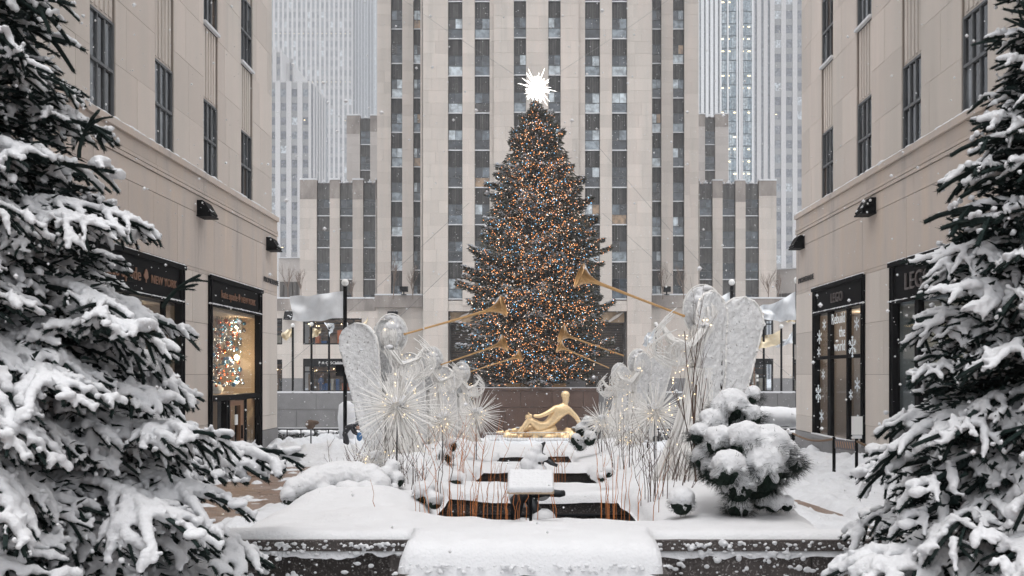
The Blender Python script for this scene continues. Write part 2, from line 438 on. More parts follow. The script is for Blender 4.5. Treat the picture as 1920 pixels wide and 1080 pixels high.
# ------------------------------------------------------------------ planted bed with its three pools
POOLS = [(-1.02, 1.0, 7.75, 10.4), (-.90, .90, 12.0, 15.5), (-.82, .82, 16.9, 21.2)]
def bz(y): return 1.66 - .0465 * (np.asarray(y, float) - 6) + .15 * np.exp(-((np.asarray(y, float) - 5.8) / .9) ** 2)
def bed_half(Y): return 2.55 + .55 * np.clip((Y - 9) / 3, 0, 1)
MOUNDS = [(-1.6, 10.9, .12, .8), (2.2, 8.6, .12, .8), (-1.3, 7.3, .08, .5), (1.9, 12.2, .2, .7), (-1.9, 12.6, .24, .6), (1.8, 14.6, .16, .5), (-1.8, 15.6, .16, .5),
          (1.9, 17.6, .22, .5), (-1.9, 18.4, .22, .5), (1.9, 21.5, .2, .6), (-1.9, 22.3, .2, .6), (0, 7.0, .05, .8)]
def snow_bed(X, Y):
    z = bz(Y) + .10 * (fbm(X * .9, Y * .7, 4) - .5) + .03 * (fbm(X * 4, Y * 4, 7) - .5) + .012 * (fbm(X * 14, Y * 14, 17) - .5)
    for mx, my, mh, mr_ in MOUNDS: z = z + mh * np.exp(-(((X - mx) / mr_) ** 2 + ((Y - my) / mr_) ** 2))
    inb = np.clip((np.abs(X) - 1.0) / .5, 0, 1) * np.clip((Y - 7) / 2, 0, 1)
    z = z + inb * (.10 + .22 * (fbm(X * 1.6, Y * 1.3, 15) - .4))
    def lip(d, r, dep): # d: distance inside the edge
        q = np.clip(1 - d / r, 0, 1); return dep * (1 - np.sqrt(np.clip(1 - q * q, 0, 1)))
    for x0, x1, y0, y1 in POOLS:
        wob = .16 * (fbm(X * 1.7, Y * 1.7, 12 + y0) - .5) + .05 * (fbm(X * 6, Y * 6, 2) - .5)
        dx = np.maximum(np.maximum(x0 - X, X - x1), 0); dy = np.maximum(np.maximum(y0 - Y, Y - y1), 0)
        z = z - lip(np.sqrt(dx * dx + dy * dy) + wob * .5 - .02, .17, .13)
    w = bed_half(Y) + .2 * (fbm(X * 0 + 3, Y * 1.2, 8) - .5)
    de = w - np.abs(X)
    z = z - lip(de, .42, .34) - np.clip(-de, 0, 1) * 3.2
    # front edge over the granite
    yf = np.where(np.abs(X + .02) < .82, 5.3, 6.0)
    q = np.minimum(Y - yf, 10)
    z = z - lip(q + .02 * (fbm(X * 9, Y * 0, 5) - .5), .20, .10) + .03 * (fbm(X * 5, Y * 5, 6) - .5) * np.clip(.3 - q, 0, .3) / .3
    z = z - (.07 + .05 * fbm(X * 11, Y * 0, 9)) * np.clip((.045 - q) / .04, 0, 1)
    ds = .83 - np.abs(X + .02)
    z = z - np.where(Y < 6.0, lip(ds, .14, .08) + .16 * np.clip((.03 - ds) / .04, 0, 1), 0)
    return z
def bed_keep(x, y):
    k = np.ones(len(x), bool)
    for x0, x1, y0, y1 in POOLS: k &= ~((x > x0) & (x < x1) & (y > y0) & (y < y1))
    k &= (y > 6.0) | (np.abs(x + .02) < .84)
    k &= np.abs(x) < bed_half(y) + .35
    return k
tag(grid_sheet("bed_snow", np.arange(-3.6, 3.61, .035), np.concatenate([np.arange(5.3, 14, .035), np.arange(14, 27, .07)]), snow_bed, M_snow, bed_keep), kind='structure')
# soil body and pool basins
o = MB()
for y0, y1 in ((6.05, 7.6), (10.55, 11.85), (15.65, 16.75), (21.35, 27)):
    o.box(-1.6, 1.6, y0, y1, -.2, float(bz(y1)) - .16)
o.box(-2.5, -1.6, 6.3, 27, -.3, .68); o.box(1.6, 2.5, 6.3, 27, -.3, .68)
tag(o.build("bed_soil", M_dark), kind='structure')
for i, (x0, x1, y0, y1) in enumerate(POOLS):
    zt = float(bz(y1)) - .10; wz = zt - .34
    p = empty("pool", ((x0 + x1) / 2, (y0 + y1) / 2, wz))
    tag(p, ["wide dark pool nearest the camera, behind the plaque, with orange twigs before it", "dark pool second along the bed, behind the snowy bronze figure",
            "narrow most distant dark pool slot before the golden statue"][i], "pool", "stepped garden pools")
    cx, cyy = (x0 + x1) / 2, (y0 + y1) / 2
    hw, hd = (x1 - x0) / 2 + .10, (y1 - y0) / 2 + .10
    cube("water", M_water, p, -hw, hw, -hd, hd, -.06, 0)
    for s in (-1, 1):
        cube("coping_stone", M_gran_d, p, s * (hw - .0), s * (hw + .14), -hd, hd, -.4, .24)
    cube("coping_stone", M_gran_d, p, -hw, hw, hd, hd + .14, -.4, .30)
    cube("coping_stone", M_gran_d, p, -hw, hw, -hd - .14, -hd, -.4, .22)
    cube("ledge", M_bronze, p, -hw, hw, hd - .06, hd, .13, .15)

# front granite wall of the bed
p = empty("granite_planter_wall", (0, 6, 1.13))
tag(p, "speckled dark granite planter wall under deep snow along the bottom edge", "planter wall")
def wallrow(x0, x1, y0, y1, z0, z1, cuts):
    xs = [x0] + [c for c in cuts if x0 < c < x1] + [x1]
    for a, b in zip(xs[:-1], xs[1:]): cube("granite_block", M_gran_d, p, a + .004, b - .004, y0, y1, z0, z1)
for s in (-1, 1):
    a, b = sorted((s * .84 - .02, s * 2.6))
    wallrow(a, b, 0.0, .35, .50, .575, [])
    wallrow(a, b, 0.02, .35, .0, .49, [s * 1.0, s * 1.9])
    cube("mortar_joint", M_mortar, p, a, b, .03, .3, .488, .502)
wallrow(-.84, .80, -.66, -.02, .0, .40, [-.1])
wallrow(-.86, .82, -.69, .2, .41, .50, [.35])
wallrow(-.84, .80, -.60, 0, -.9, -.01, [])
for s in (-1, 1): cube("granite_block", M_gran_d, p, s * .86, s * 2.6, .05, .4, -.9, -.01)
# snow stuck to the granite
o = MB(); rr = random.Random(4)
for i in range(900):
    x = rr.uniform(-2.5, 2.5) if rr.random() < .6 else rr.choice([-2.0, 1.35]) + rr.gauss(0, .35)
    front = abs(x + .02) < .84
    z = rr.uniform(.0, .56 if not front else .5) ** 1.0
    y = -.685 if front and z > .4 else (-.66 if front else 0)
    if front and rr.random() < .1: continue
    r = rr.choice([.004, .005, .007, .010, .016]) * rr.uniform(.7, 1.5)
    if rr.random() < .07: z = .485 + rr.uniform(-.01, .01)
    o.ball((x, y, z), r, 6, 4, (rr.uniform(.8, 1.8), .6, rr.uniform(.7, 1.3)))
for i in range(360):
    x = rr.uniform(-2.5, 2.5); front = abs(x + .02) < .84
    o.ball((x, (-.70 if front else -.01) + rr.uniform(-.01, .01), rr.choice([.55, .545, .52]) + rr.gauss(0, .008)), rr.uniform(.004, .013), 6, 4, (1.6, .8, 1))
q = remesh(o, .004, 1, "clinging_snow")
tag(link(bpy.data.objects.new("clinging_snow", q), p), kind='stuff')

# ------------------------------------------------------------------ sunken rink with its retaining walls
p = empty("sunken_plaza_wall", (0, 66, 0))
tag(p, "grey granite retaining wall of the sunken plaza with snow along its top", "wall")
cube("backing", M_mortar, p, -21, 21, .12, .5, -5, 1.30)
cube("snow_cap", M_snow, p, -21, -4.55, -.03, .5, 1.39, 1.49)
cube("snow_cap", M_snow, p, 4.75, 21, -.03, .5, 1.39, 1.49)
def rows(x0, x1, zs, w, m, y0=0, y1=.12, name="stone_slab", off=0):
    for j, (a, b) in enumerate(zip(zs[:-1], zs[1:])):
        x = x0 - (w * .5 if (j + off) % 2 else 0)
        while x < x1:
            xa, xb = max(x, x0), min(x + w, x1)
            if xb - xa > .08: cube(name, m, p, xa + .015, xb - .015, y0, y1, a + .015, b - .015)
            x += w
rows(-21, -4.6, [-4.6, -3, -1.3, .1, 1.38], 3.0, M_granite)
rows(4.8, 21, [-4.6, -3, -1.3, .1, 1.38], 3.0, M_granite)
p = empty("brown_granite_wall", (0.1, 65.7, 0))
tag(p, "red brown granite wall standing behind the golden statue", "wall")
rows(-4.7, 4.7, [-5, -3.2, -1.4, .3, 1.55], 2.35, M_brown, 0, .5)
cube("coping", M_brown, p, -4.75, 4.75, -.08, .6, 1.56, 1.74)
cube("snow_cap", M_snow, p, -4.7, 4.7, .1, .6, 1.74, 1.80)
tag(grid_sheet("rink_snow", np.linspace(-21, 21, 60), np.linspace(41, 66, 40), lambda X, Y: -5 + .3 * fbm(X, Y, 2), M_snowr), kind='structure')
o = MB(); o.box(-21, 21, 41, 41.3, -5, -.44); o.box(-21.3, -21, 41, 66, -5, .4); o.box(21, 21.3, 41, 66, -5, .4)
tag(o.build("rink_edge", M_granite), kind='structure')
# ------------------------------------------------------------------ building kit
def emit_stones(parent, rects, course, wid, m, seed, front=0., back=.14, limit=300, focus=None, z0=0., gap=.012, fixed=False):
    """rects (x0, x1, z0, z1, y) cut into courses of separate limestone blocks"""
    rr = random.Random(seed); S = []
    for rc in rects:
        x0, x1, a, b = rc[:4]; yo = rc[4] if len(rc) > 4 else 0
        k = math.floor((a - z0) / course)
        while z0 + k * course < b - .02:
            za, zb = max(a, z0 + k * course), min(b, z0 + (k + 1) * course); k += 1
            if zb - za < .06: continue
            w = x1 - x0; x = x0
            if w <= wid * 1.15 and (fixed or rr.random() < .45): cuts = []
            else:
                cuts = []; x = x0 + wid * (rr.uniform(.25, .8) if not fixed else (.5 if k % 2 else 1))
                while x < x1 - .25 * wid: cuts.append(x); x += wid * (rr.uniform(.7, 1.35) if not fixed else 1)
            e = [x0] + cuts + [x1]
            for p_, q_ in zip(e[:-1], e[1:]): S.append((p_, q_, za, zb, yo))
    if focus: S.sort(key=lambda s: -(s[1] - s[0]) * (s[3] - s[2]) * focus(s))
    for s in S[:limit]:
        cube("stone_block", m, parent, s[0] + gap / 2, s[1] - gap / 2, s[4] + front + rr.uniform(0, .006), s[4] + back, s[2] + gap / 2, s[3] - gap / 2)
    if len(S) > limit:
        b = MB()
        for s in S[limit:]: b.box(s[0] + gap / 2, s[1] - gap / 2, s[4] + front + rr.uniform(0, .006), s[4] + back, s[2] + gap / 2, s[3] - gap / 2)
        tag(b.build("stone_blocks", m, parent), kind='stuff')
    b = MB()
    for rc in rects:
        yo = rc[4] if len(rc) > 4 else 0
        b.box(rc[0], rc[1], yo + front + .03, yo + back + .2, rc[2], rc[3])
    b.build("masonry_backing", M_mortar, parent)

_wm = {}
def win_frame(w, h, cu, cl, fr=.05, mid=.5, dep=.09):
    k = (round(w, 2), round(h, 2), cu, cl)
    if k in _wm: return _wm[k]
    b = MB()
    b.box(0, fr, 0, dep, 0, h); b.box(w - fr, w, 0, dep, 0, h); b.box(fr, w - fr, 0, dep, 0, fr * 1.2); b.box(fr, w - fr, 0, dep, h - fr, h)
    b.box(fr, w - fr, -.015, dep, h * mid - fr * .6, h * mid + fr * .6)
    for n, z0, z1 in ((cl, fr * 1.2, h * mid - fr * .6), (cu, h * mid + fr * .6, h - fr)):
        for i in range(1, n):
            x = fr + (w - 2 * fr) * i / n; b.box(x - .02, x + .02, .01, dep - .01, z0, z1)
    _wm[k] = b.mesh("window_frame", M_frame); return _wm[k]
def window(parent, x0, z0, w, h, y, cu, cl, pm, sill=None, name="window", fr=.05, rr=random, frame_mat=None, snow_h=.1):
    o = bpy.data.objects.new(name, win_frame(w, h, cu, cl, fr)); o.location = (x0, y, z0); link(o, parent)
    yy = .05
    for n, a, b in ((cl, fr * 1.2, h * .5 - fr * .6), (cu, h * .5 + fr * .6, h - fr)):
        for i in range(n):
            xa = fr + (w - 2 * fr) * i / n + (.02 if i else 0); xb = fr + (w - 2 * fr) * (i + 1) / n - (.02 if i < n - 1 else 0)
            cube("pane", pm, o, xa, xb, yy, yy + .02, a, b)
    if sill: cube("snowy_sill", M_snow, o, -.02, w + .02, -sill, .0, -.02, snow_h)
    return o
_sp = {}
def spandrel(parent, x0, z0, w, h, y, m, top=False, name="spandrel_panel"):
    k = (m.name, top)
    if k not in _sp:
        b = MB(); b.box(0, 1, .3, 1, 0, 1)
        b.cur = 1
        for i, (a, c, d) in enumerate(((.0, .05, 0), (.95, 1, 0), (.36, .42, 0), (.47, .53, -.2), (.58, .64, 0), (.16, .19, .15), (.26, .29, .1), (.71, .74, .1), (.81, .84, .15))):
            b.box(a, c, d, .3, .02 if i > 1 else 0, (.98 if i > 1 else 1) + ((.06 if 1 < i < 5 else -.1) if top else 0))
        b.cur = 0
        b.box(.05, .95, .1, .3, 0, .03); b.box(.05, .95, .1, .3, .95, .99)
        _sp[k] = b.mesh("spandrel_panel", [m, M_rib])
    o = bpy.data.objects.new(name, _sp[k]); o.location = (x0, y, z0); o.scale = (w, .16, h)
    return link(o, parent)

def pieces(cols, lo, hi):
    """pier spans between window columns"""
    xs = []; x = lo
    for a, b in cols: xs.append((x, a)); x = b
    xs.append((x, hi)); return xs

rw = random.Random(11)
# ------------------------------------------------------------------ the tower behind the tree
tower = empty("office_tower", (0, 95, 0))
tag(tower, "tall limestone office tower with dark striped window bays standing behind the lit tree", "tower")
def X95(px, Y=95): return (px - CX) * Y / F
colA = [(X95(840), X95(867)), (X95(890), X95(918)), (X95(963.5), X95(986.5)), (X95(1028), X95(1051)), (X95(1097), X95(1125)), (X95(1147.5), X95(1176))]
lo, hi = X95(793), X95(1222)
FH = 4.047; S0 = 10.9; WH = 2.28
TOP = 62
mid0, mid1 = X95(926), X95(1085)
rects = []
for a, b in pieces(colA, lo, hi):
    if a < mid0 < b:
        rects += [(a, mid0, .8 if a < X95(842) else 10.2, TOP, 0), (mid0, b, 10.2, TOP, -.3)]
    elif a < mid1 < b: rects += [(a, mid1, 10.2, TOP, -.3), (mid1, b, 10.2, TOP, 0)]
    else:
        inmid = mid0 < (a + b) / 2 < mid1
        base = .8 if (a == lo or b == hi) else 10.2
        rects.append((a, b, base, TOP, -.3 if inmid else 0))
emit_stones(tower, rects, 1.33, 2.15, M_stone, 5, back=.5, focus=lambda s: 3 if s[2] < 43 else .2, z0=.3)
# lintel band over the entrance between the outer piers
emit_stones(tower, [(colA[0][0], colA[5][1], 9.6, 10.75, .1)], 1.15, 2.4, M_stone, 6, back=.4, focus=lambda s: 1)
for ci, (a, b) in enumerate(colA):
    y = .32 if ci not in (2, 3) else .05
    for k in range(0, 13):
        z = S0 + k * FH
        window(tower, a, z, b - a, WH, y, 2, 1, M_pane, sill=.12 if k < 9 else None, rr=rw)
        if k < 12: spandrel(tower, a, z + WH, b - a, FH - WH, y + .02, M_spandrel)
b = MB(); b.box(lo, hi, .62, 9, 10.75, TOP)
# recessed entrance with slatted wall
b.box(lo, X95(840), .62, 9, .8, 10.75); b.box(X95(1176), hi, .62, 9, .8, 10.75); b.box(X95(840), X95(1176), 2.6, 9, .8, 10.75)
b.build("tower_core", M_core, tower)
xs0, xs1 = X95(842), X95(1172)
M_slat = mat("dark bronze slats", (.07, .05, .038), .4, metal=.5, var=.3, vscale=2)
z = .9
while z < 8.3:
    for xa in np.arange(xs0, xs1 - .1, (xs1 - xs0) / 6): cube("slat", M_slat, tower, xa + .03, xa + (xs1 - xs0) / 6 - .03, 2.2, 2.35, z, z + .17)
    z += .27
cube("slat_backing", M_dark, tower, xs0, xs1, 2.4, 2.55, .8, 8.4)
M_tan = mat("painted tan stone", (.38, .27, .17), .8, var=.35, vscale=.9)
cube("carved_band", M_tan, tower, xs0, xs1, .9, 2.4, 8.45, 9.55)
for i in range(9):
    x = xs0 + .6 + i * 2.1
    b = MB(); b.tube([(x, .8, 8.5), (x + .9, .7, 9.1), (x + 1.5, .75, 9.5)], [.12, .2, .08], 6); b.build("carved_ray", M_stone, tower)

# set-back flanks of the tower
def flank(loc_y, x0, x1, cols, s_list, fh, wh, top, m, seed, base, label, cat, group=None, sp=M_spandrel, cren=False, course=1.33, name="tower_wing", sets=None, pm=None, deep=14, sill=.1, pier_top=.15):
    e = empty(name, (0, loc_y, 0)); tag(e, label, cat, group)
    rects = [(a, b, base, top) for a, b in pieces(cols, x0, x1)]
    emit_stones(e, rects, course, 2.3, m, seed, back=.5, focus=lambda s: s[2] + 1, limit=250)
    for a, b in cols:
        for i, z in enumerate(s_list):
            window(e, a, z, b - a, wh, .32, 2, 1, pm or M_pane_w, sill=sill, rr=rw)
            last = i == len(s_list) - 1
            t = min(fh - wh, top - z - wh - (.25 if cren else 0))
            if t > .3: spandrel(e, a, z + wh, b - a, t, .34, sp, top=cren and last)
    c = MB(); c.box(x0, x1, .62, deep, base, top - .3); c.build("core", M_core, e)
    if cren:
        for (a, b), dz in zip(pieces(cols, x0, x1), (0, .0, .0, .0, 0)):
            cube("snow_cap", M_snow, e, a - .03, b + .03, -.06, .5, top, top + pier_top + .1 * rw.random())
            cube("weathered_top", M_grime, e, a + .01, b - .01, -.012, .1, top - 1.9 - rw.random(), top - .01)
        for a, b in cols:
            for q in (.12, .39, .5, .61, .88):
                cube("snow_cap", M_snow, e, a + (b - a) * (q - .05), a + (b - a) * (q + .05), .2, .6, top - .3, top - .12 + (.22 if q == .5 else 0))
    return e
def XP(px, Y): return (px - CX) * Y / F
Yo = 103.4
flank(Yo, XP(707, Yo), XP(792, Yo) - .5 + .5, [(XP(733, Yo), XP(754, Yo)), (XP(775, Yo), XP(792, Yo) - .25)], [10.95 + 4.08 * k for k in range(12)], 4.08, 2.3, 58, M_stone, 21, 10.0,
      "set-back flank of the tower rising beside its window bays, over the toy shop side", "tower flank", pm=M_pane)
flank(Yo, XP(1222, Yo), XP(1310, Yo), [(XP(1223, Yo), XP(1240, Yo)), (XP(1262, Yo), XP(1283, Yo))], [10.95 + 4.08 * k for k in range(12)], 4.08, 2.3, 58, M_stone, 22, 10.0,
      "set-back flank of the tower on the side of the largest snowy angel", "tower flank", pm=M_pane)
Yw = 111.5
flank(Yw, XP(562, Yw), XP(706, Yw), [(XP(594, Yw), XP(618, Yw)), (XP(637, Yw), XP(661, Yw)), (XP(681, Yw), XP(704, Yw))], [10.75, 14.8, 18.86, 22.93], 4.056, 2.15, 27.5, M_stone, 23, 10.0,
      "lower wing with fluted grey parapet and snow caps above the silver flag", "building wing", sp=M_spandrel_g, cren=True)
flank(Yw, XP(1311, Yw), XP(1456, Yw), [(XP(1312, Yw), XP(1336, Yw)), (XP(1355, Yw), XP(1379, Yw)), (XP(1398, Yw), XP(1423, Yw))], [10.75, 14.8, 18.86, 22.93], 4.056, 2.15, 27.4, M_stone, 24, 10.0,
      "lower wing with fluted grey parapet above the unlit dark shop windows", "building wing", sp=M_spandrel_g, cren=True)
Yu = 137
flank(Yu, XP(650, Yu), XP(712, Yu), [(XP(675, Yu), XP(694, Yu))], [26.6 + 4.03 * k for k in range(4)], 4.03, 2.2, 43.2, M_stone_far, 25, 20.0,
      "narrow stepped block with one window bay, seen between hazy slab and tower", "building", sp=M_spandrel_g, cren=True)
flank(Yu, XP(1306, Yu), XP(1366, Yu), [(XP(1322, Yu), XP(1341, Yu))], [26.6 + 4.03 * k for k in range(4)], 4.03, 2.2, 43.4, M_stone_far, 26, 20.0,
      "narrow stepped block with one window bay and lit ceiling lamps, before the glass tower", "building", sp=M_spandrel_g, cren=True)

# ------------------------------------------------------------------ low base building with shops across the plaza
def base_block(xs, openings, label, seed, steps, mirror=False):
    e = empty("shop_building", (0, 98.5, 0)); tag(e, label, "shop building")
    rects = []
    x0, x1 = xs
    cuts = sorted({x0, x1, *[o_[0] for o_ in openings], *[o_[1] for o_ in openings]})
    for a, b in zip(cuts[:-1], cuts[1:]):
        zz = [(2.3, 11.2)]
        for o_ in openings:
            if o_[0] <= a + .01 and o_[1] >= b - .01:
                n = []
                for p_, q_ in zz:
                    if o_[2] > p_ and o_[2] < q_: n.append((p_, o_[2]))
                    if o_[3] < q_ and o_[3] > p_: n.append((o_[3], q_))
                    if not (o_[2] < q_ and o_[3] > p_): n.append((p_, q_))
                zz = n
        for p_, q_ in zz: rects.append((a, b, p_, q_))
        if not any(o_[0] <= a + .01 and o_[1] >= b - .01 and o_[2] < 1.5 for o_ in openings):
            cube("granite_base", M_granite, e, a + .01, b - .01, -.04, .3, .8, 2.29)
    emit_stones(e, rects, 1.35, 2.2, M_stone, seed, back=.5, focus=lambda s: 1, z0=.95)
    for a, b, zt, yo in steps:
        cube("parapet", M_grime, e, a, b, -.12 + yo, .5, zt - 1.35, zt)
        cube("snow_cap", M_snow, e, a, b, -.2 + yo, .6, zt, zt + .16)
    cube("roof_snow", M_snowr, e, x0, x1, .5, 14, 10.9, 11.1)
    return e
M_lamp = mat("warm lamp", (1, .8, .5), emis=(1, .72, .38), estr=6)
M_warm = mat("warm shop interior", (.36, .20, .10), .8, col2=(.10, .05, .03), vscale=1.3, var=.4)
M_coolint = mat("cool shop interior", (.12, .11, .105), .8, col2=(.05, .045, .04), vscale=1.1, var=.4)
M_glass = glass("shop glass")
def YX(px): return (px - CX) * 98.5 / F
rl = random.Random(9)
def shop_window(e, a, b, z0, z1, nm, cols, transom=None, warm=True, goods=True, lamps=6, y=.25, sign=0):
    fr = empty(nm, ((a + b) / 2, y, z0), 0, e)
    w = b - a; h = z1 - z0
    def c(n, m, xa, xb, ya, yb, za, zb): return cube(n, m, fr, xa - w / 2, xb - w / 2, ya, yb, za, zb)
    f = MB(); t = .14
    f.box(-w / 2, -w / 2 + t, -.06, .12, 0, h); f.box(w / 2 - t, w / 2, -.06, .12, 0, h); f.box(-w / 2 + t, w / 2 - t, -.06, .12, 0, t); f.box(-w / 2 + t, w / 2 - t, -.06, .12, h - t - sign, h)
    for x in cols: f.box(x * w - w / 2 - .06, x * w - w / 2 + .06, -.03, .1, t, h - t - sign)
    if transom: f.box(-w / 2 + t, w / 2 - t, -.04, .12, h * transom - .07, h * transom + .07)
    f.build("frame", M_black, fr)
    if sign: c("sign_board", M_black, .02, w - .02, -.12, -.06, h - sign - .05, h - .05)
    edges = [0] + list(cols) + [1]
    for p_, q_ in zip(edges[:-1], edges[1:]):
        if transom:
            c("pane", M_glass, p_ * w + .07, q_ * w - .07, .0, .015, t, h * transom - .06); c("pane", M_glass, p_ * w + .07, q_ * w - .07, .0, .015, h * transom + .06, h - t - sign)
        else: c("pane", M_glass, p_ * w + .07, q_ * w - .07, .0, .015, t, h - t - sign)
    m = M_warm if warm else M_coolint
    r = MB(); r.box(-w / 2, w / 2, 2.6, 2.8, -.2, h); r.box(-w / 2, w / 2, .15, 2.6, -.3, .02); r.box(-w / 2, w / 2, .15, 2.6, h - .2, h)
    r.build("room", m, fr)
    if goods:
        cc = [M_warm, M_wood, M_black, mat("toy blue", (.04, .12, .30), .6), mat("toy orange", (.75, .16, .03), .6), mat("cream box", (.5, .42, .32), .7)]
        x = .3
        while x < w - .4:
            ww = rl.uniform(.25, .8); hh = rl.uniform(.4, h * .6)
            c("goods", rl.choice(cc), x, min(x + ww, w - .1), rl.uniform(.9, 1.6), 1.9, .1, hh); x += ww + rl.uniform(.05, .4)
        for k in range(3): c("shelf", M_wood, .2, w - .2, 1.9, 2.5, h * (.3 + .2 * k), h * (.3 + .2 * k) + .08)
    for k in range(lamps):
        o = bpy.data.objects.new("ceiling_lamp", _ball(M_lamp)); o.location = (rl.uniform(-w * .45, w * .45), rl.uniform(.6, 2.2), h - rl.uniform(.35, .8) - sign); o.scale = (.055,) * 3; link(o, fr)
    return fr
_bl = {}
def _ball(m):
    if m.name not in _bl: b = MB(); b.ball((0, 0, 0), 1, 10, 7); _bl[m.name] = b.mesh("ball", m, True)
    return _bl[m.name]
eL = base_block((YX(450), YX(793)), [(YX(568), YX(678), 6.1, 9.05), (YX(568), YX(690), .8, 4.5), (YX(440), YX(529), 6.1, 9.05), (YX(440), YX(529), .8, 4.4)],
     "low limestone shop building with a lit toy shop behind the plaza flags", 31, [(YX(450), YX(704), 11.25, 0), (YX(704), YX(793), 11.6, -.35)])
eR = base_block((YX(1222), YX(1560)), [(YX(1340), YX(1450), 6.1, 9.05), (YX(1345), YX(1450), .8, 4.5), (YX(1488), YX(1560), 6.1, 9.05), (YX(1488), YX(1560), .8, 4.4)],
     "low limestone shop building with unlit dark windows behind the gold flags", 32, [(YX(1222), YX(1312), 11.6, -.35), (YX(1312), YX(1560), 11.25, 0)])
shop_window(eL, YX(568), YX(678), 6.1, 9.05, "shop_window", [.17, .86], transom=.82, lamps=14)
shop_window(eL, YX(440), YX(529), 6.1, 9.05, "shop_window", [.5], warm=False, transom=.82, lamps=3)
s = shop_window(eL, YX(568), YX(690), .8, 4.5, "shop_front", [.15, .38, .62], transom=.60, lamps=14, sign=.75)
M_white = mat("white lettering", (.75, .74, .72), .5)
text("sign_lettering", "F·A·O SCHWARZ", M_white, s, (-.15, -.14, 3.08), (R(90), 0, 0), .44, .02, 'CENTER', label="white lettering reading FAO SCHWARZ", space=1.08)
shop_window(eL, YX(440), YX(529), .8, 4.4, "shop_front", [.4, .8], lamps=3, sign=.4)
shop_window(eR, YX(1340), YX(1450), 6.1, 9.05, "shop_window", [.2, .6], warm=False, transom=.78, goods=False, lamps=0)
s = shop_window(eR, YX(1345), YX(1450), .8, 4.5, "shop_front", [.3, .55, .85], warm=False, transom=.9, lamps=1, sign=.5)
cube("notice", M_white, s, 1.3, 1.55, -.02, 0, 1.6, 1.9); cube("notice", M_white, s, 1.3, 1.55, -.02, 0, 1.15, 1.45)
cube("door_frame", M_wood, s, .35, .45, -.05, .03, .1, 3.0); cube("door_frame", M_wood, s, 1.0, 1.1, -.05, .03, .1, 3.0); cube("door_frame", M_wood, s, .45, 1.0, -.05, .03, 2.85, 2.98)
shop_window(eR, YX(1488), YX(1560), 6.1, 9.05, "shop_window", [.5], warm=False, transom=.8, goods=False, lamps=0)
shop_window(eR, YX(1488), YX(1560), .8, 4.4, "shop_front", [.4], warm=True, lamps=2, sign=.4)

# dark louvred blocks beside the wings
M_louv = mat("weathered metal fins", (.12, .11, .10), .6, metal=.2, var=.4, vscale=1, vstretch=(1, 1, .2), rnd=.3)
def louvre(loc, rz, n, w, h, label):
    e = empty("louvred_block", loc, rz); tag(e, label, "building")
    cube("wall", M_stone_far, e, -.2, n * w + .2, .3, 10, 0, h + 3.2)
    cube("snow_cap", M_snow, e, -.2, n * w + .2, .1, 3, h + 3.2, h + 3.35)
    cube("backing", M_core, e, 0, n * w, .2, .29, 0, h)
    for i in range(n): cube("fin", M_louv, e, i * w + w * .15, i * w + w * .75, 0, .2, .1, h)
louvre((XP(524, 118), 118, 0), 0, 5, .62, 15.2, "block of dark upright metal fins beside the shop corner, behind a bare tree")
louvre((XP(1457, 116), 116, 0), R(-35), 10, .75, 13.4, "angled block of weathered upright metal fins beyond the second promenade sign")

# ------------------------------------------------------------------ far towers in the haze
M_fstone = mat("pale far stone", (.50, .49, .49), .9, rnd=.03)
M_fwin = pane_mat("far window", [(0, (.12, .13, .15)), (.4, (.16, .17, .19)), (.7, (.20, .22, .24)), (.85, (.42, .45, .47))], rough=.3)  # tones lightened so the colour carries sky reflection and distance haze
M_flight = mat("lit office lamp", (1, .8, .5), emis=(1, .80, .45), estr=1.8)
def far_tower(name, label, Y, px0, px1, top_py, bay, pier_frac, fl, winh, mw, parts=True, lit=None, depth=30, cat="tower", ribs=False, side=None, x_first=None, sep=False, zb=0):
    e = empty(name, (0, Y, 0)); tag(e, label, cat)
    x0, x1 = XP(px0, Y), XP(px1, Y); top = CZ + (CY - top_py) * Y / F
    cube("core", M_fwin if ribs else M_fstone, e, x0, x1, .6, depth, zb, top - .5)
    n = int(round((x1 - x0) / bay)); bw = (x1 - x0) / n
    for i in range(n + 1):
        xa = x0 + i * bw - (bw * pier_frac / 2); xb = xa + bw * pier_frac
        cube("pier", mw, e, max(xa, x0), min(xb, x1), 0, .62, zb, top)
    sp = MB(); wn = MB(); ltm = MB(); k = 0; z = zb + 1
    while z < top - 2:
        for i in range(n):
            xa = x0 + i * bw + bw * pier_frac / 2; xb = x0 + (i + 1) * bw - bw * pier_frac / 2
            sp.box(xa, xb, .3, .6, z + winh, z + fl)
            if sep: cube("window", M_fwin, e, xa, xb, .42, .6, z, z + winh)
            else: wn.box(xa, xb, .42, .6, z, z + winh)
            if lit and lit(k, i, (z + winh - CZ)) : ltm.box(xa + .3, xa + .3 + (xb - xa) * .25, .30, .38, z + winh * .6, z + winh * .6 + .16)
        z += fl; k += 1
    if sp.v: tag(sp.build("spandrels", mat("far spandrel", (.28, .28, .285), .8, rnd=.15), e), kind='stuff')
    if wn.v: tag(wn.build("windows", M_fwin, e), kind='stuff')
    if ltm.v: tag(ltm.build("office_lamps", M_flight, e), kind='stuff')
    if side:  # a flank receding away beside the front
        sgn, dep = side
        xs = x1 if sgn > 0 else x0
        for j in range(int(dep / bay)):
            ya = j * bay + bay * .3; cube("pier", mw, e, xs - .2 if sgn > 0 else xs - .5, xs + .5 if sgn > 0 else xs + .2, ya, ya + bay * .5, zb, top)
        cube("flank", M_fwin, e, xs - .3, xs + .3, .6, dep, zb, top - .6)
    return e
rf = random.Random(3)
def rowlit(z): return any(abs(z - q) < 3.1 for q in (218, 190)) or rf.random() < .004
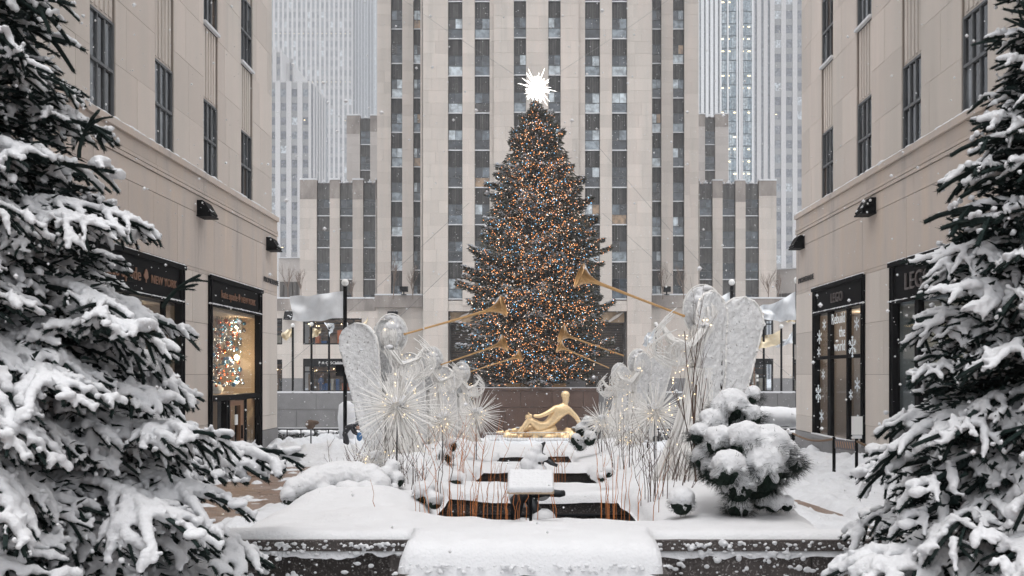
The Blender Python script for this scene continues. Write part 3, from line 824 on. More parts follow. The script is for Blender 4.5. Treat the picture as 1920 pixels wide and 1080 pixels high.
far_tower("hazy_office_tower", "huge ribbed office tower fading into snow haze with two rows of lit windows", 560, 470, 661, -40, 3.0, .45, 6.2, 3.9, M_fstone, lit=lambda k, i, z: rowlit(z), depth=40)
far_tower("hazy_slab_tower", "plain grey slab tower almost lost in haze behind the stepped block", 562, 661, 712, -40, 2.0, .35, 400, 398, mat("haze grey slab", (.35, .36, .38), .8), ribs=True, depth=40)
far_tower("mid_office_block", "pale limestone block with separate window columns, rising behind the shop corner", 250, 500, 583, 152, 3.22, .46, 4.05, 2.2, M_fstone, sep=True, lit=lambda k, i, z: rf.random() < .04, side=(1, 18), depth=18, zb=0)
far_tower("stepped_crown_block", "small stepped crown block in front of the hazy tower, beside the near wall edge", 300, 500, 529, 92, 2.4, .5, 4, 2.4, M_fstone, depth=30)
far_tower("stepped_shoulder_block", "stepped shoulder behind the small crown block, lower than it", 306, 500, 552, 118, 2.4, .55, 4, 2.4, M_fstone, depth=24)
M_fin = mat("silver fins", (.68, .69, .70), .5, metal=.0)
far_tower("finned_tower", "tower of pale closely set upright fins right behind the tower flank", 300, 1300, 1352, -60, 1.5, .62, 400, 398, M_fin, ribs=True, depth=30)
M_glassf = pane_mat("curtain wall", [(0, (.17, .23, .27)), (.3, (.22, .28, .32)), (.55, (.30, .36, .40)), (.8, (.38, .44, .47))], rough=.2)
def glass_tower():
    Y = 300; e = empty("glass_tower", (0, Y, 0)); tag(e, "blue grey glass tower with rows of warm ceiling lights in snow haze", "tower")
    x0, x1 = XP(1350, Y), XP(1411, Y); top = 150
    cube("core", M_glassf, e, x0, x1, 1, 30, 0, top)
    g = MB(); l = MB(); z = 1
    n = 14; bw = (x1 - x0) / n
    while z < top - 4:
        for i in range(n): g.box(x0 + i * bw + .05, x0 + (i + 1) * bw - .05, .2, .35, z + .15, z + 4.0)
        if rf.random() < .75:
            for q in (.1, .28, .46, .7, .9):
                if rf.random() < .7: l.box(x0 + q * (x1 - x0) - .5, x0 + q * (x1 - x0) + rf.uniform(.1, .5), .05, .15, z + 2.9, z + 3.25)
        z += 4.2
    tag(g.build("glass_panels", M_glassf, e), kind='stuff'); tag(l.build("office_lamps", M_flight, e), kind='stuff')
    for q in (0, .22, .5, .58, .62, .98): cube("mullion", M_fin, e, x0 + q * (x1 - x0), x0 + q * (x1 - x0) + .45, -.4, .2, 0, top)
    cube("pier", M_fstone, e, x0 + .62 * (x1 - x0), x0 + .7 * (x1 - x0), -.5, .3, 0, top)
glass_tower()
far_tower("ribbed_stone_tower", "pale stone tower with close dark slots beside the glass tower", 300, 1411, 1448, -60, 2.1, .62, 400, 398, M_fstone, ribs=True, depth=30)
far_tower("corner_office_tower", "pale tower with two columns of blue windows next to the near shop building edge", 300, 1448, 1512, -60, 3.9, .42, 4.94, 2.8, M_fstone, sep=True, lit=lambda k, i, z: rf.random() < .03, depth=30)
# ------------------------------------------------------------------ the two near shop buildings along the promenade
M_warmwall = mat("warm display wall", (.52, .38, .26), .8, var=.1, vscale=2)
M_copper = mat("copper lettering", (.24, .12, .07), .5, metal=.3)
M_grey_letter = mat("dull metal lettering", (.12, .10, .095), .5, metal=.4)
M_blackl = mat("black lettering", (.03, .028, .027), .6)
M_decal = mat("white window decal", (.86, .92, .96), .6, emis=None)
M_panes_side = pane_mat("side window pane", [(0, (.03, .034, .04)), (.3, (.07, .078, .085)), (.55, (.025, .025, .027)), (.72, (.12, .13, .14)), (.92, (.09, .065, .05))], rough=.06)
M_interior = mat("display room", (.20, .165, .14), .8, var=.3, vscale=.9)

def near_building(side, label):
    """local x runs along the channel: +world Y on side -1, -world Y on side +1; local y goes into the building"""
    sg = 1 if side < 0 else -1
    end = 30.0 if side < 0 else 29.6
    e = empty("shop_building", (side * 8.83, 0, 0), R(90) if side < 0 else R(-90))
    tag(e, label, "shop building")
    def u(Y): return sg * Y
    def rect(ya, yb, za, zb, d=0):
        a, b = sorted((u(ya), u(yb))); return (a, b, za, zb, d)
    shops = [(10.9, 15.4), (17.25, 21.93), (23.64, 28.14)] if side < 0 else [(10.9, 15.4), (17.05, 21.66), (23.4, 27.65)]
    ST = 5.50
    # lower storey
    R1 = []; y = 3.0
    base = 1.0 if side < 0 else .95
    for a, b in shops:
        R1.append(rect(y, a, base, ST)); y = b
        if side > 0: pass
    R1.append(rect(y, end, base, ST))
    R1.append(rect(3.0, end, ST, 7.05))
    foc = lambda s: 1 / (3 + abs(abs((s[0] + s[1]) / 2) - 24)) ** 1
    emit_stones(e, [r for r in R1 if r[2] < ST], 1.36, 1.75, M_stone, 41 + side, back=.4, focus=foc, z0=.1, gap=.010)
    emit_stones(e, [R1[-1]], 1.45, 1.55, M_stained, 45 + side, back=.4, focus=foc, z0=5.6, gap=.009)
    # parapet band with two string lines and snowy ledge
    band = []
    for a, b, yo in ((7.06, 7.50, 0), (7.52, 7.60, -.03), (7.62, 7.70, -.03), (7.72, 8.02, 0), (8.03, 8.18, -.07)):
        yy = 3.0
        while yy < end:
            q = min(yy + 2.9, end); xa, xb = sorted((u(yy), u(q)))
            cube("parapet_stone", M_stained, e, xa + .006, xb - .006, yo, .4, a, b); yy = q
    xa, xb = sorted((u(3.0), u(end)))
    cube("parapet_backing", M_mortar, e, xa + .02, xb - .02, .03, .38, 7.0, 8.1)
    # snow on the ledge
    b = MB(); rr = random.Random(60 + side); yy = 3.0
    while yy < end - .1:
        b.ball((u(yy), .05 + rr.uniform(-.02, .02), 8.18), rr.uniform(.07, .12), 7, 5, (1.8, 1.1, .62 + .25 * rr.random())); yy += .08
    link(bpy.data.objects.new("ledge_snow", remesh(b, .028, 3, "ledge_snow")), e)
    # granite plinth
    R2 = []; y = 3.0
    for a, b_ in shops: R2.append((y, a)); y = b_
    R2.append((y, end))
    for a, b_ in R2:
        n = max(1, int((b_ - a) / 1.2)); w = (b_ - a) / n
        for i in range(n):
            xa, xb = sorted((u(a + i * w), u(a + (i + 1) * w))); cube("plinth_slab", M_granite, e, xa + .006, xb - .006, -.03, .3, -.3, base - .01)
    # upper storeys, set back a little
    dY = .15
    up0 = 8.1; topz = 23
    wins = [27.84 - 3.03 * k for k in range(8)] if side < 0 else [27.45 - 3.0 * k for k in range(8)]
    ww = 1.08
    R3 = []; y = end - .12
    for wf in wins:
        R3.append(rect(wf, y, up0, topz, dY)); y = wf - ww
    R3.append(rect(3.0, y, up0, topz, dY))
    emit_stones(e, R3, 1.39, 1.3, M_stone, 51 + side, back=.3, focus=lambda s: 1 / (2 + s[2]) if abs(s[0]) > 10 else .01, z0=8.1, gap=.009)
    rb = MB(); a, c = sorted((u(3.0), u(end - .12))); rb.box(a, c, dY + .5, 14, up0, topz)
    rb.build("upper_wall_core", M_core, e)
    rowz = [8.22, 12.39, 16.56]
    for wf in wins:
        xa, xb = sorted((u(wf - ww), u(wf)))
        for r_i, z in enumerate(rowz):
            window(e, xa, z, ww, 2.12, dY + .035, 3, 3, M_panes_side, sill=.10, fr=.055, rr=rw, snow_h=.05)
            # fluted stone panel above
            zt = (rowz[r_i + 1] if r_i < 2 else topz)
            cube("fluted_panel", M_stone, e, xa + .01, xb - .01, dY + .07, dY + .4, z + 2.13, zt - .02)
            for q in (.08, .26, .44, .62, .80): cube("flute", M_stone, e, xa + ww * q + .02, xa + ww * (q + .12), dY + .045, dY + .07, z + 2.2, zt - .05)
    # solid corner and core of the lower storey
    cm = MB()
    a, c = sorted((u(3.0), u(end))); cm.box(a, c, 3.4, 14, -.3, 8.05)
    y = 3.0
    for sa, sb in shops:
        a, c = sorted((u(y), u(sa))); cm.box(a, c, .38, 3.4, -.3, 7.0); y = sb
        a, c = sorted((u(sa), u(sb))); cm.box(a, c, .38, 3.4, ST, 7.0)
    a, c = sorted((u(y), u(end))); cm.box(a, c, .38, 3.4, -.3, 7.0)
    cm.build("core", M_core, e)
    # end wall facing the plaza
    ex = u(end)
    for k in range(8):
        for j in range(4):
            z0_, z1_ = .1 + k * 1.36, .1 + (k + 1) * 1.36
            if z1_ > 8: continue
            a, c = sorted((ex, ex + sg * .12)); cube("stone_block", M_stone, e, a, c, .41 + j * 1.7, .4 + (j + 1) * 1.7, z0_, z1_ - .01)
    return e, u, shops, ST

def front_frame(e, u, a, b, z0, z1, sg, sign_h=.62, ledge=True, name="shop_front"):
    """black metal surround with sign board; local origin at the middle of the sill"""
    xa, xb = sorted((u(a), u(b))); w = xb - xa; h = z1 - z0
    f = empty(name, ((xa + xb) / 2, 0, z0), 0, e)
    t = .20
    m = MB()
    m.box(-w / 2, -w / 2 + t, -.06, .12, 0, h); m.box(w / 2 - t, w / 2, -.06, .12, 0, h)
    m.box(-w / 2 + t, w / 2 - t, -.06, .35, h - .10, h)
    m.box(-w / 2 + t, w / 2 - t, -.02, .35, h - sign_h - .14, h - sign_h - .05)
    m.box(-w / 2 - .04, w / 2 + .04, -.10, -.06, h - .09, h + .02)
    m.box(-w / 2 + t, w / 2 - t, -.09, -.02, h - sign_h - .20, h - sign_h - .14)
    m.box(-w / 2 + .05, -w / 2 + .09, -.09, -.06, 0, h - .1); m.box(w / 2 - .09, w / 2 - .05, -.09, -.06, 0, h - .1)
    m.build("surround", M_black, f)
    cube("sign_board", M_black, f, -w / 2 + t, w / 2 - t, .0, .2, h - sign_h - .05, h - .10)
    for z, dp in ((h + .02, .11), (h - sign_h - .14, .095)):
        s = MB(); x = -w / 2
        while x < w / 2:
            if rl.random() < .8: s.ball((x, -.03 - dp / 2 * .6, z + .005), .035 + .02 * rl.random(), 6, 4, (2.2, 1, .6))
            x += .09
        link(bpy.data.objects.new("sign_snow", remesh(s, .018, 2, "sign_snow")), f)
    return f, w, h

def room(f, w, h, m, depth=2.6, floor=0.0):
    r = MB(); r.box(-w / 2 + .02, w / 2 - .02, depth, depth + .1, floor, h); r.box(-w / 2 + .02, -w / 2 + .1, .125, depth, floor, h); r.box(w / 2 - .1, w / 2 - .02, .125, depth, floor, h)
    r.box(-w / 2 + .1, w / 2 - .1, .125, depth, floor - .05, floor); r.box(-w / 2 + .1, w / 2 - .1, .125, depth, h - .1, h)
    r.build("room", m, f)
def point(loc, col, e_, parent, r=.15):
    d = bpy.data.lights.new("lamp_light", 'POINT'); d.energy = e_; d.color = col; d.shadow_soft_size = r
    o = bpy.data.objects.new("lamp_light", d); o.location = loc; return link(o, parent)

# ---- the building with the bauble display
eA, uA, shA, ST = near_building(-1, "limestone shop building with the bauble window and wooden revolving door")
f, w, h = front_frame(eA, uA, *shA[2], .05, ST, 1)
M_gl2 = glass("display glass", refl=.8)
TZ = 2.12   # transom
m = MB(); m.box(-w / 2 + .2, w / 2 - .2, -.05, .3, TZ - .10, TZ + .06)
for x in (-w / 2 + 1.42, -w / 2 + 1.62, w / 2 - 1.62, w / 2 - 1.42): m.box(x - .05, x + .05, -.02, .25, 0, TZ - .1)
m.box(-w / 2 + .2, -w / 2 + 1.4, -.02, .2, 0, .16); m.box(w / 2 - 1.4, w / 2 - .2, -.02, .2, 0, .16)
m.build("door_frame", M_black, f)
cube("pane", M_gl2, f, -w / 2 + .2, w / 2 - .2, .08, .10, TZ + .06, h - .82)
cube("pane", M_gl2, f, -w / 2 + .2, -w / 2 + 1.37, .06, .08, .16, TZ - .1)
cube("pane", M_gl2, f, w / 2 - 1.37, w / 2 - .2, .06, .08, .16, TZ - .1)
room(f, w, h - .8, M_warmwall, 2.3)
r_ = MB(); r_.box(-w / 2 + .3, w / 2 - .3, .9, 2.2, TZ - .05, TZ + .1); r_.build("display_floor", M_warmwall, f)
# wooden door
dd = MB(); x0d, x1d = -.62, .62
dd.box(x0d, x0d + .13, -.02, .1, .02, TZ - .12); dd.box(x1d - .32, x1d, -.02, .1, .02, TZ - .12); dd.box(x0d + .13, x1d - .32, -.02, .1, .02, .32); dd.box(x0d + .13, x1d - .32, -.02, .1, TZ - .27, TZ - .12)
door = dd.build("door", M_wood, f)
cube("pane", M_gl2, door, x0d + .13, x1d - .32, .03, .05, .32, TZ - .27)
cube("notice", M_white, door, -.12, .1, -.01, .02, 1.28, 1.58)
cube("handle", M_black, door, x1d - .3, x1d - .27, -.08, -.03, .85, 1.25)
bk = MB(); bk.box(-.9, .9, 1.3, 1.4, 0, TZ); bk.build("vestibule", M_wood, f)
# lettering and spade emblem
def spade(parent, x, z, s, y=-.03):
    b = MB(); pts = []
    for i in range(28):
        t = math.pi * 2 * i / 28
        px_ = .5 * abs(math.sin(t)) ** 1.5 * (1 if math.sin(t) >= 0 else -1) * (1.0 if math.cos(t) < 0 else .8)
        pz = .35 + .55 * math.cos(t) if math.cos(t) > 0 else .35 + .38 * math.cos(t)
        pts.append((px_ * s * .9, pz * s))
    n = len(pts); v = [(x + p[0], y, z + p[1]) for p in pts] + [(x + p[0], y + .015, z + p[1]) for p in pts]
    b.add(v, [tuple(range(n))] + [tuple(range(2 * n - 1, n - 1, -1))] + [(i, i + n, (i + 1) % n + n, (i + 1) % n) for i in range(n)])
    b.box(x - .03 * s * 2, x + .03 * s * 2, y, y + .015, z - .28 * s, z + .05 * s)
    b.build("emblem", M_copper, parent)
RT = (R(90), 0, 0)
text("sign_lettering", "kate spade", M_copper, f, (.02, -.02, h - .52), RT, .31, .012, 'RIGHT', "copper lettering reading kate spade")
spade(f, .18, h - .47, .20)
text("sign_lettering", "NEW YORK", M_copper, f, (.36, -.02, h - .52), RT, .25, .012, 'LEFT', "copper lettering reading NEW YORK")
f2, w2, h2 = front_frame(eA, uA, *shA[1], .35, ST + .02, 1, sign_h=.75)
cube("pane", M_gl2, f2, -w2 / 2 + .2, w2 / 2 - .2, .08, .10, 0, h2 - .95)
cube("mullion", M_black, f2, w2 / 2 - 1.0, w2 / 2 - .94, .02, .14, 0, h2 - .95)
room(f2, w2, h2 - .9, mat("dim display room", (.20, .165, .145), .8, col2=(.10, .075, .06), vscale=.7), 2.6)
text("sign_lettering", "kate spade", M_copper, f2, (-.02, -.02, h2 - .60), RT, .40, .012, 'RIGHT', "copper lettering reading kate spade")
spade(f2, .24, h2 - .54, .26)
text("sign_lettering", "NEW YORK", M_copper, f2, (.50, -.02, h2 - .59), RT, .27, .012, 'LEFT', "copper lettering reading NEW YORK")
f3, w3, h3 = front_frame(eA, uA, *shA[0], .6, ST + .02, 1, sign_h=.75)
cube("pane", M_gl2, f3, -w3 / 2 + .2, w3 / 2 - .2, .08, .10, 0, h3 - .95); room(f3, w3, h3 - .9, M_interior, 2.6)
text("wall_lettering", "PROMENADE", M_blackl, eA, (28.42, -.03, 5.84), RT, .245, .012, 'LEFT', "small black lettering reading PROMENADE", space=1.15)
# lamps inside the display: lit bulbs
M_bulb = mat("lit bulb", (1, .85, .6), emis=(1, .80, .52), estr=50)
def bulb(parent, x, y, z, r, en, lbl, nm="display_lamp"):
    """parent is a shop front; the bulb hangs inside it as a thing of its own"""
    mw = parent_matrix(parent); p_ = mw @ Vector((x, y, z))
    o = bpy.data.objects.new(nm, _ball(M_bulb)); o.location = p_; o.scale = (r,) * 3; link(o)
    tag(o, lbl, "lamp")
    if en:
        d = bpy.data.lights.new("lamp_light", 'POINT'); d.energy = en; d.color = (1, .76, .48); d.shadow_soft_size = .2
        l = bpy.data.objects.new("lamp_light", d); l.location = p_ + (mw.to_3x3() @ Vector((-.25, 0, -.1))); link(l)
def parent_matrix(o):
    M = Matrix.LocRotScale(o.location, o.rotation_euler, o.scale)
    return parent_matrix(o.parent) @ M if o.parent else M
bulb(f, w / 2 - .75, .5, 4.25, .05, 12, "lit bulb at the top corner of the bauble window")
bulb(f, w / 2 - .75, .5, 3.30, .075, 16, "bright lit bulb beside the middle of the bauble tree")
bulb(f, w / 2 - .75, .5, 2.55, .06, 10, "lit bulb near the bottom corner of the bauble window")
bulb(f2, w2 / 2 - .95, .6, 3.55, .06, 14, "lit bulb in the upper part of the window behind the spruce")
bulb(f2, w2 / 2 - 1.05, .6, 1.9, .05, 10, "lit bulb in the lower part of the window behind the spruce")
# bauble displays
bm_ = [mat("silver bauble", (.78, .80, .82), .12, metal=1.), mat("blue bauble", (.12, .30, .46), .15, metal=1.), mat("copper bauble", (.62, .16, .05), .2, metal=1.), mat("smoked bauble", (.25, .25, .27), .12, metal=1.)]
def bauble_display(parent, cx, z0, z1, halfw, n, seed, lbl):
    mw = parent_matrix(parent)
    d = empty("bauble_display", mw @ Vector((cx, .85, z0)), parent.parent.rotation_euler.z); tag(d, lbl, "bauble display")
    rr = random.Random(seed); pl = []
    while len(pl) < n:
        t = rr.random() ** 1.0
        hw_ = halfw * (1.0 - .35 * t) if t > .1 else halfw * .8
        side_ = rr.gauss(0, .42) * hw_; side_ = max(-halfw, min(halfw, side_ + .12 * halfw))
        r0 = rr.choice([.04, .05, .05, .06, .075])
        c = Vector((side_, rr.uniform(-.45, .75), t * (z1 - z0)))
        if all((c - q).length > r0 + s_ for q, s_ in pl): pl.append((c, r0))
    for c, r0 in pl:
        k = min(3, int(rr.choice([0, 0, 0, 1, 1, 2, 2, 3])))
        o = bpy.data.objects.new("bauble", _ball(bm_[k])); o.location = c; o.scale = (r0,) * 3; link(o, d)
    wv = MB()
    for c, r0 in pl[::2]: wv.tube([c, (c.x, c.y, z1 - z0 + .35)], .004, 3, False)
    wv.build("hanging_threads", M_frame, d)
bauble_display(f, 1.1, 2.40, 4.50, 1.35, 300, 1, "tree shape of hanging silver, blue and copper baubles behind the shop glass")
bauble_display(f2, .6, 1.2, 3.6, 1.3, 200, 2, "cluster of hanging baubles in the window half hidden by the snowy spruce")
tag(MBb := empty("cushion_stack", parent_matrix(f) @ Vector((w / 2 - 1.3, 1.0, 2.2))), "cream cushion lying at the foot of the bauble tree", "cushion")
q_ = MB(); q_.ball((0, 0, .12), .3, 12, 8, (.8, 1.5, .6)); q_.build("cushion", mat("cream fabric", (.75, .66, .55), .9), MBb, True)

# ---- the building with the decal window
eB, uB, shB, _ = near_building(1, "limestone shop building with snowflake decals in its tall black framed window")
g, gw, gh = front_frame(eB, uB, *shB[2], .95, ST, -1)
# local x of this facade runs towards the camera
mullx = [-gw / 2 + 1.42, gw / 2 - 1.42 + .1]
m = MB()
for x, t in ((mullx[0], .13), (mullx[1], .05)): m.box(x - t, x + t, -.02, .1, 0, gh - .8)
TR = 2.38
for xa, xb in ((-gw / 2 + .2, mullx[0] - .13), (mullx[0] + .13, mullx[1] - .05), (mullx[1] + .05, gw / 2 - .2)): m.box(xa, xb, -.01, .18, TR - .05, TR + .05)
m.build("mullions", M_black, g)
for xa, xb in ((-gw / 2 + .2, mullx[0] - .13), (mullx[0] + .13, mullx[1] - .05), (mullx[1] + .05, gw / 2 - .2)):
    cube("pane", M_gl2, g, xa, xb, .07, .09, 0, TR - .05); cube("pane", M_gl2, g, xa, xb, .07, .09, TR + .05, gh - .8)
room(g, gw, gh - .75, mat("taupe display wall", (.42, .35, .30), .8, var=.1, vscale=1), 1.2)
cube("display_partition", mat("dark brown wall", (.09, .06, .045), .7), g, mullx[1] + .1, gw / 2 - .25, 1.0, 1.15, 0, 2.3)
cube("window_sill", M_granite, g, -gw / 2, gw / 2, -.12, .0, -.10, -.0)
cube("snow_strip", M_snow, g, -gw / 2, gw / 2, -.11, .0, 0, .035)
for i in range(5): cube("plinth_slab", M_granite, g, -gw / 2 + i * gw / 5 + .01, -gw / 2 + (i + 1) * gw / 5 - .01, -.03, .3, -1.2, -.11)
bulb(g, .2, .7, 3.6, .03, 16, "small lit spot lamp high in the decal window")
bulb(g, 1.6, .7, 3.55, .03, 12, "small lit spot lamp over the right pane of the decal window")
text("sign_lettering", "LEGO", M_grey_letter, g, (.0, -.03, gh - .56), RT, .40, .02, 'CENTER', "dull metal lettering reading LEGO")
mc = (mullx[0] + mullx[1]) / 2
mid_r = mullx[1] - .09
for t_, z in (("Rebuild", 3.22), ("the", 2.85 + .12), ("world", 2.55)):
    text("window_lettering", t_, M_decal, g, (mid_r, -.035, [3.35, 2.95, 2.55][["Rebuild", "the", "world"].index(t_)]), RT, .44, .004, 'RIGHT', "white window lettering reading " + t_, sx=.86)
def snowflake(parent, x, z, s, arms=6, broad=False):
    b = MB()
    for k in range(arms):
        a = math.pi / 2 + 2 * math.pi * k / arms
        dx, dz = math.cos(a), math.sin(a)
        wd = .10 * s if broad else .05 * s
        def seg(p, q, wd_):
            d = Vector((q[0] - p[0], q[1] - p[1])); n = Vector((-d.y, d.x)).normalized() * wd_
            vs_ = [(x + p[0] + n.x, -.03, z + p[1] + n.y), (x + q[0] + n.x, -.03, z + q[1] + n.y), (x + q[0] - n.x, -.03, z + q[1] - n.y), (x + p[0] - n.x, -.03, z + p[1] - n.y)]
            vs_ += [(a_, -.022, c_) for a_, b_, c_ in vs_]
            b.add(vs_, [(0, 1, 2, 3), (7, 6, 5, 4), (0, 4, 5, 1), (1, 5, 6, 2), (2, 6, 7, 3), (3, 7, 4, 0)])
        seg((0, 0), (dx * s, dz * s), wd)
        if not broad:
            for q in (.45, .72):
                for sgn in (-1, 1):
                    aa = a + sgn * .8; seg((dx * s * q, dz * s * q), (dx * s * q + math.cos(aa) * s * .3, dz * s * q + math.sin(aa) * s * .3), wd * .8)
        else:
            for sgn in (-1, 1):
                aa = a + sgn * .5; seg((dx * s * .6, dz * s * .6), (dx * s * .6 + math.cos(aa) * s * .3, dz * s * .6 + math.sin(aa) * s * .3), wd * .8)
    b.build("snowflake_decal", M_decal, parent)
# pixel-read positions: (photo x, photo y, size, broad)
for px_, py_, s_, br in ((1547, 609, .17, 1), (1538, 632, .22, 1), (1537, 660, .16, 1), (1608, 607, .19, 1), (1600, 650, .30, 0), (1609, 721, .2, 1), (1597, 740, .15, 1), (1536, 738, .28, 0), (1545, 702, .16, 1), (1542, 780, .2, 1), (1610, 795, .26, 0)):
    Yd = 8.83 * F / (px_ - CX); zz = CZ + (CY - py_) * Yd / F
    snowflake(g, -Yd - g.location.x, zz - .95, s_, broad=bool(br))
g2, gw2, gh2 = front_frame(eB, uB, *shB[1], .95, ST + .05, -1, sign_h=.80)
cube("pane", M_gl2, g2, -gw2 / 2 + .2, -gw2 / 2 + 1.3, .07, .09, 0, gh2 - 1.0); cube("pane", M_gl2, g2, -gw2 / 2 + 1.5, gw2 / 2 - .2, .07, .09, 0, gh2 - 1.0)
cube("mullion", M_black, g2, -gw2 / 2 + 1.3, -gw2 / 2 + 1.5, .0, .14, 0, gh2 - 1.0)
room(g2, gw2, gh2 - .95, mat("grey green shop room", (.24, .27, .28), .8, col2=(.10, .11, .115), vscale=.8), 3.0)
for i in range(5): cube("plinth_slab", M_granite, g2, -gw2 / 2 + i * gw2 / 5 + .01, -gw2 / 2 + (i + 1) * gw2 / 5 - .01, -.03, .3, -1.2, -.01)
text("sign_lettering", "LEGO", M_grey_letter, g2, (-.75, -.03, gh2 - .72), RT, .58, .02, 'CENTER', "large dull metal lettering reading LEGO")
text("window_lettering", "F·A·O SCHWARZ", M_grey_letter, g2, (-.2, .05, 1.95), RT, .14, .004, 'CENTER')
cube("poster", mat("orange brown poster", (.45, .24, .10), .7), g2, -gw2 / 2 + .55, -gw2 / 2 + .95, .03, .045, .35, .95)
cube("poster_edge", M_decal, g2, -gw2 / 2 + .5, -gw2 / 2 + 1.0, .046, .06, .22, 1.0)
cube("notice", M_decal, g2, -gw2 / 2 + 1.06, -gw2 / 2 + 1.24, .04, .055, .3, .95)
bulb(g2, -1.4, 1.6, 2.6, .03, 12, "small lit lamp in the wide window next to the decal window")
g3, gw3, gh3 = front_frame(eB, uB, *shB[0], .95, ST + .05, -1, sign_h=.8)
cube("pane", M_gl2, g3, -gw3 / 2 + .2, gw3 / 2 - .2, .07, .09, 0, gh3 - 1.0); room(g3, gw3, gh3 - .95, M_interior, 2.6)
text("wall_lettering", "PROMENADE", M_blackl, eB, (-29.25, -.03, 5.84), RT, .245, .012, 'LEFT', "small black lettering reading PROMENADE", space=1.15)

# ---- wall lamps: black hooded boxes with snow
def wall_lamp(loc, rz, label, s=1.):
    e = empty("wall_lamp", loc, rz); tag(e, label, "wall lamp", "hooded wall lamps on the shop buildings")
    e.scale = (s, s, s)
    b = MB(); w_ = .25
    prof = [(0, 0), (-.34, -.02), (-.37, .05), (-.20, .34), (-.14, .38), (0, .38)]
    n = len(prof)
    b.add([(-w_, y, z) for y, z in prof] + [(w_, y, z) for y, z in prof], [tuple(range(n - 1, -1, -1)), tuple(range(n, 2 * n))] + [(i, (i + 1) % n, (i + 1) % n + n, i + n) for i in range(n)])
    b.box(-w_ - .03, w_ + .03, -.38, 0, -.05, -.01)
    b.build("hood", M_black, e)
    b = MB(); rr = random.Random(label)
    for i in range(26):
        t = rr.random(); x = rr.uniform(-w_, w_)
        y = -.36 + .26 * t; z = .06 + .33 * t
        b.ball((x, y + .02, z), rr.uniform(.03, .055), 6, 4)
    for i in range(16): b.ball((rr.uniform(-w_, w_), -.36, -.02), rr.uniform(.015, .03), 5, 4)
    link(bpy.data.objects.new("snow", remesh(b, .014, 3, "snow")), e)
wall_lamp((-8.83, 23.1, 7.0), R(90), "hooded black wall lamp high above the pier beside the copper lettered sign")
wall_lamp((-8.83, 29.0, 6.95), R(90), "hooded black wall lamp above the PROMENADE lettering, next to the silver flag")
wall_lamp((8.83, 22.9, 7.03), R(-90), "snow covered wall lamp over the pier between the decal window and wide window")
wall_lamp((8.83, 28.9, 7.0), R(-90), "snow covered wall lamp at the corner above the PROMENADE lettering of the decal window building")
for px_, lb in ((545, "small dark wall lamp behind the silver flag on the far shop building"), (737, "small dark wall lamp beside the first long trumpet on the far building"), (1470, "small dark wall lamp below the big rippling silver flag")):
    wall_lamp((YX(px_), 98.4, CZ + (CY - 598) * 98.5 / F), 0, lb, 2.2)
for px_, lb in ((757, "flat flood lamp on the snowy roof edge near the two bare trees"), (1250, "flat flood lamp on the snowy roof edge above the angels")):
    p_ = at(px_, 553, 97.9); e = empty("roof_lamp", p_); tag(e, lb, "roof lamp")
    cube("housing", M_black, e, -.45, .45, -.1, .3, .35, .95); cube("bracket", M_black, e, -.07, .07, 0, .1, 0, .35); cube("bracket", M_black, e, -.3, .3, -.05, .2, 0, .08)
# ------------------------------------------------------------------ the lit tree
M_xn = mat("fir foliage", (.082, .080, .055), .7, rnd=.55, coord='obj')
M_snowd = mat("dusted snow", (.62, .63, .65), .8, rnd=.2, coord='obj')
M_lo = mat("orange bulb", (1, .3, .08), emis=(1, .40, .14), estr=2.1)
M_lw = mat("warm white bulb", (1, .85, .7), emis=(1, .80, .62), estr=1.9)
M_lb = mat("blue bulb", (.2, .6, 1), emis=(.20, .60, 1), estr=1.9)
def leafquad(b, c, d, l, w, rr):
    d = d.normalized(); s = d.cross(Vector((rr.uniform(-1, 1), rr.uniform(-1, 1), rr.uniform(.2, 1)))).normalized() * w
    b.add([c - s * .5, c + d * l * .5 - s * .2 + s, c + d * l, c + s], [(0, 1, 2), (0, 2, 3)])
def fir_branch(L, seed, snowy):
    rr = random.Random(seed); b = MB(); pts = []
    n = int(170 * L)
    def axis(t): return Vector((L * t, 0, -.10 * L * t + .16 * L * t * t * t))
    b.tube([axis(i / 5) for i in range(6)], [.05 * (1 - i / 6.5) for i in range(6)], 4)
    for i in range(n):
        t = rr.random() ** .75
        w = (.34 * L * (1 - t) ** .7 + .12)
        s = rr.uniform(-1, 1)
        c = axis(t) + Vector((-abs(s) * w * .25, s * w, rr.uniform(-.22, .12) - .12 * abs(s)))
        d = Vector((1.0, s * .9, rr.uniform(-.7, .35)))
        b.cur = 0
        leafquad(b, c, d, rr.uniform(.16, .34), rr.uniform(.05, .10), rr); pts.append(c + Vector((0, 0, -.02)))
        if rr.random() < snowy:
            b.cur = 1; c2 = c + Vector((rr.uniform(-.05, .05), rr.uniform(-.05, .05), .07 + rr.uniform(0, .05)))
            leafquad(b, c2, Vector((1, s, rr.uniform(-.1, .2))), rr.uniform(.12, .26), rr.uniform(.06, .11), rr)
    return b.mesh("branch", [M_xn, M_snowd]), pts
xt = empty("christmas_tree", (0.15, 70.5, .8))
tag(xt, "giant fir covered in orange, white and blue lights with a white star on top", "christmas tree")
tr_ = MB(); tr_.tube([(0, 0, 0), (0, 0, 12), (0, 0, 23.8)], [.42, .25, .05], 10); tr_.build("trunk", M_bark, xt)
XH = 22.0
def xr(z):  # crown radius by height above the tree's foot
    pts = [(0.5, 3.6), (1.6, 4.6), (3.2, 5.7), (5, 6.0), (7.2, 5.95), (9.5, 5.6), (12.8, 5.1), (15, 4.3), (17.5, 3.65), (19.2, 2.95), (21.6, 1.7), (23, .75), (23.9, .2), (24.3, .05)]
    for (a, ra), (b_, rb_) in zip(pts[:-1], pts[1:]):
        if z <= b_: return ra + (rb_ - ra) * (z - a) / (b_ - a)
    return .05
protos = {}
